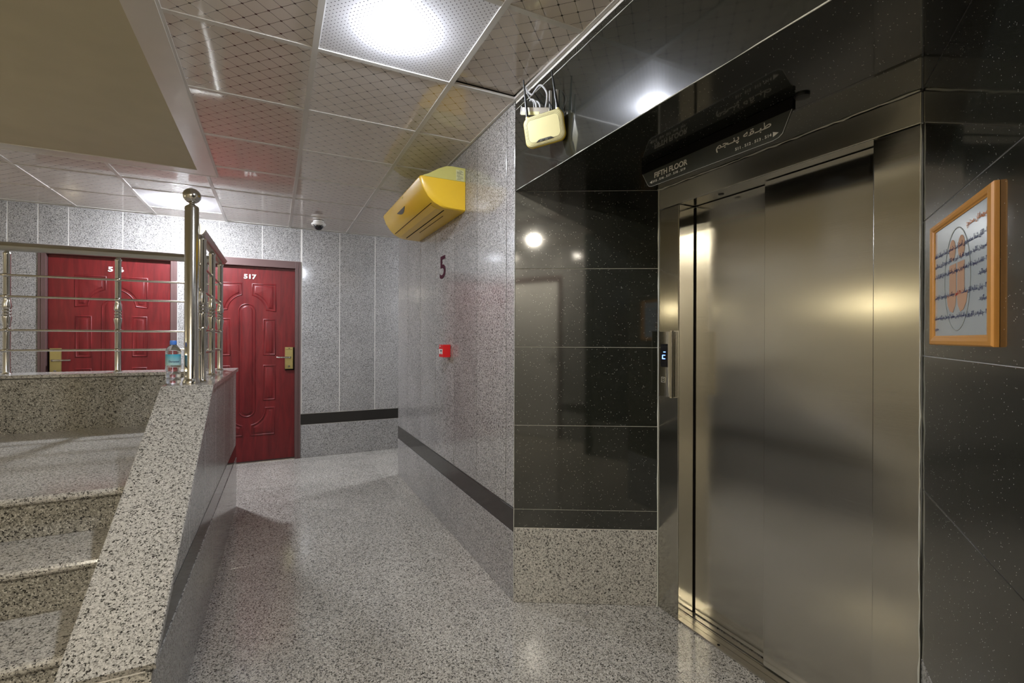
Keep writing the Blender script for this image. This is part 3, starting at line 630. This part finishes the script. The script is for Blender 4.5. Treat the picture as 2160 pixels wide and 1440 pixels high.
# ribbed handrail, mitred at the corner
sec = []
for j in range(24):
    a = 2*PI*j/24; r = 1.0+.06*(1 if j % 4 == 0 else -.4 if j % 4 == 2 else 0); sec.append((.034*math.cos(a)*r, .029*math.sin(a)*r))
lo = []
path = [(-.368, 3.035), (RX, 4.19), (-2.59, 4.19)]
lo.append([(path[0][0]+w, path[0][1], HZ+h) for w, h in sec]); lo.append([(path[1][0]+w, path[1][1]+w*1.0, HZ+h) for w, h in sec]); lo.append([(path[2][0], path[2][1]+w, HZ+h) for w, h in sec])
obj('handrail', MB().loft(lo), M['rail_steel'], rail, smooth=True)
for k, z in enumerate((1.745, 1.608, 1.390, 1.259)):
    obj('rail_bar', MB().tube([(-2.59, RY-.021, z), (-1.5, RY-.021, z), (-.36, RY-.021, z)], .0078, 10), M['chrome'], rail, smooth=True)
    obj('rail_bar', MB().tube([(RX-.004, 3.04, z), (RX-.004, 3.6, z), (RX-.004, 4.19, z)], .0078, 10), M['chrome'], rail, smooth=True)
    for x, y in bbx: obj('bar_clamp', MB().tube([(x-.014, y-.021, z), (x-.010, y-.021, z), (x+.010, y-.021, z), (x+.014, y-.021, z)], [.009, .012, .012, .009], 10), M['chrome'], rail, smooth=True)
    for x, y in ba[1:]: obj('bar_clamp', MB().tube([(x, y-.034, z), (x, y-.020, z), (x, y+.020, z), (x, y+.034, z)], [.009, .012, .012, .009], 10), M['chrome'], rail, smooth=True)

# ============================================================ WATER BOTTLE
bx_, by_ = -.467, 2.985
bt = thing('water_bottle', 'small clear plastic water bottle with blue cap standing on the parapet beside the newel post', 'bottle', (bx_, by_, ZT))
bp_ = [(.001, .003), (.026, .0), (.032, .006), (.034, .016), (.034, .030), (.0315, .036), (.034, .042), (.034, .060), (.031, .068), (.034, .076), (.034, .092), (.0328, .098), (.0328, .156), (.034, .162), (.0335, .172), (.028, .188), (.018, .200), (.0135, .206), (.0135, .212)]
bo = obj('bottle_body', MB().lathe(bp_, (bx_, by_, ZT), 28), M['pet'], bt, smooth=True)
obj('water', MB().lathe([(.001, .005)]+[(max(r-.0015, .001), z+.001) for r, z in bp_[1:9]]+[(.001, .0695)], (bx_, by_, ZT), 24), M['water'], bt, smooth=True)
obj('bottle_label', MB().lathe([(.0332, .099), (.0334, .1), (.0334, .155), (.0332, .156)], (bx_, by_, ZT), 32, caps=False), M['blabel'], bt, smooth=True)
# lettering wrapped round the label
tm = text_mb('Damavand', (0, 0, 0), (1, 0, 0), (0, 1, 0), w=.047, h=.010, depth=.0004, bold=.01)
fa = math.atan2(-by_, -bx_)+.14
tm.v = [(bx_+(.0336+z)*math.cos(fa+(x-.0235)/.0335), by_+(.0336+z)*math.sin(fa+(x-.0235)/.0335), ZT+.114+y) for x, y, z in tm.v]
obj('label_lettering', tm, M['ink'], bt)
obj('bottle_cap', MB().lathe([(.0145, .205), (.0150, .207), (.0150, .224), (.0138, .2265), (.001, .2268)], (bx_, by_, ZT), 24), M['cap'], bt, smooth=True)

# ============================================================ AIR CONDITIONER
ac = thing('air_conditioner', 'yellow wall mounted air conditioner high on the speckled granite wall', 'air conditioner', (1.10, 3.4, 2.17))
PR = [(1.098, 2.165), (.990, 2.168), (.955, 2.172), (.925, 2.180), (.885, 2.200), (.850, 2.232), (.826, 2.268), (.814, 2.290), (.796, 2.340), (.802, 2.352), (1.098, 2.352)]
PT = [(1.098, 2.353), (.806, 2.353), (.860, 2.378), (.921, 2.416), (.964, 2.435), (1.00, 2.440), (1.098, 2.440)]
def xs(P, y, ins=0):
    cx = sum(p[0] for p in P)/len(P); cz = sum(p[1] for p in P)/len(P)
    return [(p[0]+(ins if p[0] < 1.09 else 0), y, p[1]+(ins*.6 if p[1] < 2.3 else 0)) for p in P]
Y0, Y1 = 2.865, 3.955
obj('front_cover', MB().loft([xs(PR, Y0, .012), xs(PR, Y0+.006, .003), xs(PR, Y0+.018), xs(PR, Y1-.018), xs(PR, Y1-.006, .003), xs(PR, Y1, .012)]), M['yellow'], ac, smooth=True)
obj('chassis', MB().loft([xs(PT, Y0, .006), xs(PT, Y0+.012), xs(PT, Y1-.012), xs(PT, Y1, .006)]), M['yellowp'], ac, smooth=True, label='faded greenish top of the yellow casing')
def slot(x, z, y0, y1, t=.003, w=.008, n=(-.5, -.86)): 
    nx, nz = n; tx, tz = -nz, nx
    P = [(x+tx*w/2, z+tz*w/2), (x-tx*w/2, z-tz*w/2)]
    q = [(P[0][0]+nx*t, P[0][1]+nz*t), (P[1][0]+nx*t, P[1][1]+nz*t), (P[1][0]-nx*t, P[1][1]-nz*t), (P[0][0]-nx*t, P[0][1]-nz*t)]
    return MB().loft([[(a, y0, b) for a, b in q], [(a, y1, b) for a, b in q]])
obj('air_slot', slot(.884, 2.2008, 2.90, 3.90, .0012, .004), M['darkslot'], ac)
obj('air_slot', slot(.972, 2.1700, 2.92, 3.88, .0012, .007, (-.08, -1)), M['darkslot'], ac)
obj('air_slot', slot(1.010, 2.1674, 3.05, 3.62, .0012, .004, (0, -1)), M['darkslot'], ac)
obj('louver', MB().loft([[(a, y, b) for a, b in ((.890, 2.1965), (.925, 2.1795), (.965, 2.1705), (.966, 2.1690), (.924, 2.1778), (.889, 2.1950))] for y in (2.93, 3.87)]), M['yellow'], ac)
# badge: dark half-oval on the lower front
bd = MB(); ov = [(-.115, .0)]+[(-.115+.23*i/10, -.030*math.sin(PI*i/10)) for i in range(1, 10)]+[(.115, 0)]
fr = lambda a, h, d: (.8205-d*.83-h*.55, 3.44-a, 2.2785+h*.83-d*.55)
bd.loft([[fr(a, h, -.003) for a, h in ov], [fr(a, h, .0035) for a, h in ov]]); obj('maker_badge', bd, M['label_dark'], ac, label='dark oval badge on the front')
obj('screw_cap', MB().lathe([(.006, 0), (.006, .002)], (0, 0, 0), 12).box(0, 0, 0, 0, 0, 0) if False else MB().cbox(.795, .799, 3.30, 3.312, 2.322, 2.334, .001), M['yellowp'], ac)
sk = obj('rating_label', MB().box(1.035, 1.088, Y0-.0012, Y0-.0002+.006, 2.356, 2.425), M['sticker'], ac)
pr = MB()
for i, (z, a, b) in enumerate(((2.418, 1.055, 1.075), (2.410, 1.040, 1.080), (2.404, 1.04, 1.07), (2.397, 1.04, 1.083), (2.388, 1.04, 1.062), (2.381, 1.04, 1.08), (2.372, 1.045, 1.083), (2.363, 1.04, 1.07))): pr.box(a, b, Y0-.0018, Y0-.001, z-.0012, z+.0012)
obj('label_print', pr, M['label_dark'], sk)

# ============================================================ FIRE ALARM BUTTON, NUMBER 5, DOME CAMERA
al = thing('fire_alarm_button', 'small red fire alarm call point fixed to the speckled granite wall', 'alarm', (1.10, 3.185, 1.26))
ab = obj('alarm_box', MB().cbox(1.043, 1.0985, 3.141, 3.229, 1.216, 1.303, .003), M['redp'], al, smooth=True)
obj('alarm_label', MB().box(1.0418, 1.0432, 3.152, 3.220, 1.238, 1.272), M['numw'], ab)
obj('alarm_symbol', MB().cbox(1.0408, 1.0420, 3.165, 3.190, 1.254, 1.266, .0004).box(1.0408, 1.0420, 3.170, 3.184, 1.242, 1.247).lathe([(.001, 0)], (0, 0, 0), 3, False) if False else MB().box(1.0408, 1.0420, 3.165, 3.192, 1.254, 1.266).box(1.0408, 1.0420, 3.170, 3.186, 1.242, 1.247), M['blackp'], ab)
obj('alarm_mark', MB().box(1.0418, 1.0432, 3.196, 3.210, 1.288, 1.296), M['numw'], ab)
f5 = text_mb('5', (1.0985, 3.385, 1.783), (0, -1, 0), (0, 0, 1), w=.130, h=.165, depth=.001, bold=.01)
o5 = obj('floor_number', f5, M['maroon'], None); o5['label'] = 'large dark maroon number 5 stuck on the granite wall above the red alarm'; o5['category'] = 'sign'
dc = thing('dome_camera', 'small white and black dome security camera under the ceiling by the right door', 'camera', (.41, 5.30, CZ))
obj('camera_base', MB().lathe([(.052, 0), (.056, -.020), (.070, -.030), (.070, -.042), (.060, -.050), (.050, -.052)], (.41, 5.30, CZ-.0005), 28), M['numw'], dc, smooth=True)
obj('camera_dome', MB().sphere((.41, 5.30, CZ-.052), .046, 24, 12, 1.0, -1, 0), M['glossblack'], dc, smooth=True)
for k in range(4):
    a = k*PI/2+.5; obj('camera_screw', MB().lathe([(.005, 0), (.005, -.006)], (.41+.060*math.cos(a), 5.30+.060*math.sin(a), CZ-.048), 8), M['label_dark'], dc)

# ============================================================ ROUTER, BRACKET, CABLES
rt = thing('wifi_router', 'cream yellow wireless router with two black antennas hung on the black header near the ceiling', 'router', (1.030, 1.748, 2.242))
nrm = Vector((-.74, -.66, -.10)).normalized(); rx = Vector((0, 0, 1)).cross(nrm).normalized(); ry = nrm.cross(rx).normalized()
Rm = Matrix((rx, ry, nrm)).transposed() @ Matrix.Rotation(math.radians(7), 3, 'Z')
rt.rotation_euler = Rm.to_euler()
def rrect(w, h, r, n=6, bulge=.0):
    P = []
    for (cx, cy, a0) in ((w/2-r, h/2-r, 0), (-w/2+r, h/2-r, 90), (-w/2+r, -h/2+r, 180), (w/2-r, -h/2+r, 270)):
        P += arc(cx, cy, r, a0, a0+90, n)
    return [(x, y+bulge*math.copysign(1, y)*(1-(2*x/w)**2), 0) for x, y in P] if bulge else [(x, y, 0) for x, y in P]
def rl(w, h, r, z, b=.006): return [(x, y, z) for x, y, _ in rrect(w, h, r, 6, b)]
RW, RH = .178, .126
shell = obj('router_shell', MB().loft([rl(RW-.004, RH-.004, .024, .0095), rl(RW, RH, .026, .006), rl(RW, RH, .026, -.004), rl(RW-.010, RH-.012, .024, -.020), rl(RW-.020, RH-.022, .020, -.026)]), M['routerside'], rt, smooth=True, local=True)
obj('router_top', MB().loft([rl(RW-.003, RH-.003, .025, .009), rl(RW-.008, RH-.008, .024, .0125), rl(RW-.016, RH-.016, .022, .0140), rl(RW-.044, RH-.044, .016, .0150)], cap0=False), M['router'], rt, smooth=True, local=True)
for k, d in enumerate((.008, .018, .027, .036)):
    lp = rl(RW-d, RH-d, .026-d*.25, [.0128, .0144, .0149, .0152][k]); obj('router_groove', MB().tube([lp[i % len(lp)] for i in range(len(lp)+1)], .0006, 4), M['label_dark'], rt, local=True)
obj('led_strip', MB().loft([[(x, y, z) for x, y in ((-.040, -.050), (.040, -.050), (.032, -.044), (.024, -.0405), (-.024, -.0405), (-.032, -.044))] for z in (.0148, .0158)]), M['blackp'], rt, local=True)
ld = MB()
for i in range(9): ld.box(-.023+i*.0055, -.021+i*.0055, -.0440, -.0425, .0158, .0162)
for i in (0, 1, 4, 5): ld.box(-.022+i*.006, -.019+i*.006, -.0485, -.0465, .0158, .0162)
obj('indicator_lights', ld, M['ledw'], rt, local=True)
obj('router_lettering', text_mb('TP-LINK', (-.017, .004, .0150), (1, 0, 0), (0, 1, 0), w=.034, h=.0055, depth=.0003), M['sticker'], rt, local=True)
for sx, lean in ((-.072, .004), (.066, -.006)):
    obj('antenna_joint', MB().tube([(sx, .052, -.008), (sx, .066, -.008), (sx, .074, -.008)], [.0085, .0080, .0065], 12), M['router'], rt, smooth=True, local=True)
    obj('antenna', MB().tube([(sx, .070, -.008), (sx+lean*.2, .095, -.010), (sx+lean*.6, .165, -.016), (sx+lean, .238, -.022)], [.0062, .0066, .0050, .0032], 12), M['blackp'], rt, smooth=True, local=True)
rb = thing('cable_bracket', 'small grey metal bracket strip behind the router at the ceiling corner', 'bracket', (1.010, 1.800, 2.335))
Rb = Matrix((rx, ry, nrm)).transposed() @ Matrix.Rotation(math.radians(-10), 3, 'Z'); rb.rotation_euler = Rb.to_euler()
obj('bracket_channel', MB().cbox(-.064, .062, -.012, .018, -.012, .0, .001), M['alu'], rb, local=True)
obj('bracket_tape', MB().cbox(-.062, .022, -.014, .000, -.001, .0015, .0004), M['sticker'], rb, local=True, label='pale yellow strip along the lower edge')
obj('bracket_tab', MB().cbox(-.066, -.062, -.012, .022, -.012, .002, .0005), M['cable'], rb, local=True)
def smooth_path(P, k=5):
    P = [Vector(p) for p in P]; out = []
    for i in range(len(P)-1):
        p0 = P[max(i-1, 0)]; p1 = P[i]; p2 = P[i+1]; p3 = P[min(i+2, len(P)-1)]
        for j in range(k):
            t = j/k; out.append(.5*((2*p1)+(-p0+p2)*t+(2*p0-5*p1+4*p2-p3)*t*t+(-p0+3*p1-3*p2+p3)*t**3))
    out.append(P[-1]); return out
CB = [([(1.06, 1.998, 2.553), (1.06, 1.947, 2.498), (1.055, 1.905, 2.467), (1.05, 1.871, 2.467), (1.05, 1.832, 2.473), (1.05, 1.801, 2.455), (1.052, 1.769, 2.413), (1.055, 1.772, 2.383), (1.06, 1.794, 2.350), (1.06, 1.790, 2.315)], .0042, 'thick pale grey looped cable rising from the router into the ceiling'),
      ([(1.075, 2.005, 2.546), (1.072, 1.968, 2.491), (1.07, 1.919, 2.442), (1.065, 1.905, 2.41), (1.06, 1.88, 2.33)], .0030, 'thin grey cable running straight down behind the left antenna'),
      ([(1.04, 1.898, 2.433), (1.04, 1.878, 2.430), (1.042, 1.851, 2.405), (1.045, 1.844, 2.363), (1.045, 1.842, 2.310)], .0040, 'short grey cable bending into the router top, left of a pair'),
      ([(1.052, 1.878, 2.427), (1.05, 1.838, 2.400), (1.05, 1.822, 2.373), (1.05, 1.822, 2.320)], .0040, 'short grey cable bending into the router top, right of a pair'),
      ([(1.07, 1.790, 2.395), (1.07, 1.769, 2.369), (1.07, 1.757, 2.345), (1.07, 1.758, 2.300)], .0028, 'short black cable end hanging behind the router')]
for P, r, lb in CB:
    c_ = obj('cable', MB().tube(smooth_path(P), r, 8), M['blackp'] if 'black' in lb else M['cable'], None, smooth=True); c_['label'] = lb; c_['category'] = 'cable'
for (y, z0, z1), lb in (((1.802, 2.365, 2.446), 'short upright white clip strip left of the right antenna'), ((1.748, 2.335, 2.425), 'longer upright white clip strip right of the right antenna')):
    s_ = obj('clip_strip', MB().cbox(1.085, 1.0975, y-.004, y+.004, z0, z1, .001), M['cable'], None); s_['label'] = lb; s_['category'] = 'clip'

# ============================================================ HANGING SIGN
sg = thing('floor_sign', 'long black acrylic floor sign with white lettering hanging above the lift door', 'sign', (1.437, 1.258, 2.06))
pts = [(1.592, 2.064), (1.562, 2.012), (1.553, 2.002), (1.538, 1.997), (.990, 1.988), (.970, 1.991), (.956, 2.000), (.926, 2.064)]
pl_ = obj('sign_plate', MB().loft([[(1.434, y, z) for y, z in pts], [(1.440, y, z) for y, z in pts]]), M['plate'], sg)
bz = MB(); 
for a, b in zip(pts, pts[1:]): bz.tube([(1.4335, a[0], a[1]), (1.4335, b[0], b[1])], .0009, 5)
obj('edge_line', bz, M['cable'], pl_)
obj('mount_channel', MB().cbox(1.430, 1.446, .922, 1.596, 2.064, 2.0985, .001), M['darkslot'], sg)
obj('mount_clip', MB().lathe([(.022, 0), (.022, -.006), (.012, -.008)], (1.450, .905, 2.0995), 20), M['blackp'], sg, smooth=True)
TX = 1.4338; XD = (0, -1, 0); ZD = (0, 0, 1)
def sgt(txt, y, z, w, h, bold=.0, par=pl_): obj('sign_lettering', text_mb(txt, (TX, y, z), XD, ZD, w=w, h=h, depth=.0008, bold=bold), M['letter'], par)
sgt('FIFTH FLOOR', 1.520, 2.0275, .178, .0225, .018)
sgt('515 . 516 . 517 . 518 . 519', 1.530, 2.0105, .178, .0095, .012)
sgt(shape_fa('طبـقه پنـجم'), 1.208, 2.0245, .214, .034, .010)
sgt('511 . 512 . 513 . 514', 1.128, 2.0045, .135, .0100, .012)
obj('arrow_mark', MB().loft([[(TX-.0008, 1.548, 2.0150), (TX-.0008, 1.534, 2.0215), (TX-.0008, 1.534, 2.0085)], [(TX, 1.548, 2.0150), (TX, 1.534, 2.0215), (TX, 1.534, 2.0085)]]), M['letter'], pl_)
obj('arrow_mark', MB().loft([[(TX-.0008, .969, 2.0080), (TX-.0008, .988, 2.0160), (TX-.0008, .988, 2.0000)], [(TX, .969, 2.0080), (TX, .988, 2.0160), (TX, .988, 2.0000)]]), M['letter'], pl_)

# ============================================================ LIFT CALL PANEL
cp = thing('lift_call_panel', 'steel lift call panel with small blue display on the left door jamb', 'call panel', (1.735, 1.715, 1.23))
cprof = [(1.7345, 1.672), (1.700, 1.672), (1.692, 1.675), (1.688, 1.682), (1.688, 1.752), (1.691, 1.757), (1.7345, 1.760)]
pbx = obj('panel_body', MB().loft([[(x, y, z) for x, y in cprof] for z in (1.072, 1.384)]), M['steel_frame'], cp, smooth=True)
obj('panel_end_cap', MB().loft([[(x-.0015 if x < 1.73 else x, y-.001 if y < 1.7 else y+.001, z) for x, y in cprof] for z in (1.384, 1.388)]), M['chrome'], cp)
obj('panel_end_cap', MB().loft([[(x-.0015 if x < 1.73 else x, y-.001 if y < 1.7 else y+.001, z) for x, y in cprof] for z in (1.068, 1.072)]), M['chrome'], cp)
obj('side_groove', MB().box(1.707, 1.710, 1.6712, 1.6722, 1.072, 1.384).box(1.722, 1.724, 1.6712, 1.6722, 1.072, 1.384), M['darkslot'], cp)
obj('corner_strip', MB().box(1.6895, 1.692, 1.6735, 1.6765, 1.072, 1.384), M['chrome'], cp)
dsp = obj('display_window', MB().box(1.6868, 1.6882, 1.697, 1.744, 1.213, 1.325), M['glossblack'], cp)
sg7 = MB(); 
# blue glyph: open square C with a bar above, as on the display
def seg(y0, y1, z0, z1): sg7.box(1.6862, 1.6869, min(y0, y1), max(y0, y1), z0, z1)
seg(1.732, 1.727, 1.254, 1.270); seg(1.732, 1.712, 1.2515, 1.2555); seg(1.730, 1.712, 1.2685, 1.2720); seg(1.724, 1.710, 1.2840, 1.2875)
obj('display_digit', sg7, M['led'], dsp)
btn = obj('call_button', MB().cbox(1.6845, 1.6885, 1.708, 1.738, 1.136, 1.168, .001), M['steel_frame'], cp)
bn2 = MB()
for a, b, c_, d_ in ((1.711, 1.735, 1.1395, 1.1405), (1.711, 1.735, 1.1635, 1.1645), (1.711, 1.712, 1.1395, 1.1645), (1.734, 1.735, 1.1395, 1.1645), (1.721, 1.725, 1.156, 1.159), (1.721, 1.725, 1.147, 1.150)): bn2.box(1.6840, 1.6846, a, b, c_, d_)
obj('button_mark', bn2, M['letter'], btn)

# ============================================================ FRAMED NOTICE
def NP(s, z, d): return tuple(Cn+uC*s+nC*d+Vector((0, 0, z)))
nf = thing('framed_notice', 'orange wooden framed Persian notice on the black stone wall right of the lift', 'notice', NP(.36, 1.5, 0))
S0, S1, Z0, Z1 = .136, .594, 1.336, 1.656
def bar3(p0, p1, q0, q1):  # p outer corners, q inner corners, mitred moulding with profile
    lo = []
    for (o0, i0) in ((p0, q0), (p1, q1)):
        f = lambda t, d: NP(o0[0]+(i0[0]-o0[0])*t, o0[1]+(i0[1]-o0[1])*t, d)
        lo.append([f(0, .0005), f(0, .0085), f(.12, .0115), f(.45, .012), f(.75, .010), f(.86, .0075), f(1, .0065), f(1, .0005)])
    return MB().loft(lo)
wI = .036; oc = [(S0, Z0), (S1, Z0), (S1, Z1), (S0, Z1)]; ic = [(S0+wI-.004, Z0+.024), (S1-wI-.006, Z0+.024), (S1-wI-.006, Z1-.020), (S0+wI-.004, Z1-.020)]
for i in range(4): obj('frame_bar', bar3(oc[i], oc[(i+1) % 4], ic[i], ic[(i+1) % 4]), M['wood'], nf)
pp = obj('notice_paper', MB().loft([[NP(s, z, d) for s, z in ((S0+.03, Z0+.02), (S1-.03, Z0+.02), (S1-.03, Z1-.02), (S0+.03, Z1-.02))] for d in (.001, .0050)]), M['paper'], nf)
DP = .0053
def flat(poly, d0=DP, d1=DP+.0004): return MB().loft([[NP(s, z, d0) for s, z in poly], [NP(s, z, d1) for s, z in poly]])
sc_, zc_ = .352, 1.497
rg = MB(); n_ = 48
ell = lambda a, k: (sc_+(.098+k)*math.cos(a), zc_-.004+(.122+k)*math.sin(a))
o1 = [ell(2*PI*i/n_, 0) for i in range(n_)]; o2 = [ell(2*PI*i/n_, -.0025) for i in range(n_)]
rg.loft([[NP(s, z, DP) for s, z in o1], [NP(s, z, DP+.0005) for s, z in o1], [NP(s, z, DP+.0005) for s, z in o2], [NP(s, z, DP) for s, z in o2]], cap0=False, cap1=False)
obj('emblem_ring', rg, M['ring'], pp)
for sg_ in (-1, 1):
    c0 = sc_+sg_*.034
    obj('emblem_shape', flat([(c0+.024*math.cos(2*PI*i/20), zc_+.068+.026*math.sin(2*PI*i/20)) for i in range(20)]), M['logo'], pp)
    body = [(sc_+sg_*.006, zc_+.034), (sc_+sg_*.056, zc_+.034), (sc_+sg_*.056, zc_-.040), (sc_+sg_*.078, zc_-.036), (sc_+sg_*.070, zc_-.062), (sc_+sg_*.050, zc_-.078), (sc_+sg_*.028, zc_-.082), (sc_+sg_*.010, zc_-.066), (sc_+sg_*.004, zc_-.046)]
    obj('emblem_shape', flat(body), M['logo'], pp)
rd = tuple(uC)
def ntext(txt, sR, z, w, h, mat):   # right end (near the camera) at s = sR ; text reads from near (right) to far
    o = NP(sR-w, z, DP+.0006); obj('notice_lettering', text_mb(shape_fa(txt), o, rd, (0, 0, 1), w=w, h=h*.78, depth=.0003, bold=.004), mat, pp)
sr = S1-.046
ntext('میهمانان محترم:', sr, 1.597, .125, .024, M['inko'])
ntext('۱ - اتاق شما مخصوص استراحت شخص شما میباشد لطفا از', sr, 1.562, .40, .020, M['ink'])
ntext('سپردن کلید و ورود افراد غیر به اتاق خودداری نمائید', sr, 1.535, .38, .019, M['ink'])
ntext('۲ - تقاضا میشود که از همراه بردن میهمان و آشنایان به داخل اتاق اکیدا خودداری', sr, 1.508, .415, .019, M['ink'])
ntext('فرمائید.', sr, 1.484, .050, .017, M['ink'])
ntext('۳ - زمان تخلیه اتاق ساعت', sr, 1.453, .160, .018, M['ink'])
ntext('۱۲ ظهر', sr-.165, 1.453, .040, .015, M['inkr'])
ntext('میباشد در غیر اینصورت کرایه شب بعدی', sr-.21, 1.453, .205, .018, M['ink'])
ntext('میگردد.', sr, 1.430, .046, .017, M['ink'])
ntext('۴ - چنانچه در اتاق پول و اشیاء قیمتی', sr, 1.399, .205, .018, M['ink'])
ntext('مفقود گردد هتل هیچگونه مسئولیتی ندارد', sr-.21, 1.399, .205, .018, M['ink'])
ntext('مدیریت هتل', sr-.345, 1.372, .070, .014, M['ink'])

# ============================================================ LAMPS
def ceil_lamp(x, y, key, mat, label, power, col, r=.058):
    if y < 0: r = .046
    t = thing('ceiling_light', label, 'ceiling light', (x, y, CZ), 'round ceiling downlights')
    obj('lamp_ring', MB().lathe([(r+.010, .003), (r+.010, -.0008), (r+.0035, -.0014)], (x, y, CZ), 32, caps=False), M['numw'], t, smooth=True)
    obj('lamp_diffuser', MB().sphere((x, y, CZ-.001), r+.003, 32, 8, .42, -1, 0), mat, t, smooth=True)
def lampmat(key, col, st): M['l_'+key] = emis('lamp_'+key, col, st); return M['l_'+key]
ceil_lamp(.43, 1.868, 'near', lampmat('near', COOL, LAMP_POWER['near']*10), 'round white ceiling downlight in the perforated tile near the router', 0, COOL)
ceil_lamp(-.76, 5.15, 'far', lampmat('far', COOL, LAMP_POWER['far']*10), 'round white ceiling downlight glaring behind the newel post ball', 0, COOL)
ceil_lamp(-.45, -.85, 'rear', lampmat('rear', WARM, LAMP_POWER['rear']*10), 'round warm ceiling downlight behind the viewer above the lobby', 0, WARM)
ceil_lamp(-1.35, -1.145, 'rear2', lampmat('rear2', WARM, LAMP_POWER['rear2']*10), 'round warm ceiling downlight at the rear by the stair foot', 0, WARM)  # added out of view for soft warm fill from behind
sc1 = thing('wall_lamp', 'round warm wall lamp on the left stair wall outside the picture', 'wall lamp', (-2.6, 2.9, 1.75))  # added unseen lamp, gives the lift steel a warm glow
obj('lamp_base', MB().cbox(-2.598, -2.575, 2.83, 2.97, 1.68, 1.82, .006), M['numw'], sc1, smooth=True)
obj('lamp_globe', MB().sphere((-2.52, 2.9, 1.75), .06, 24, 14), emis('stair_lamp', (1.0, .86, .55), LAMP_POWER['stair']*10), sc1, smooth=True)
ceil_lamp(2.25, 5.155, 'side', lampmat('side', COOL, LAMP_POWER['side']*10), 'round white ceiling downlight in the side corridor beyond the corner', 0, COOL)
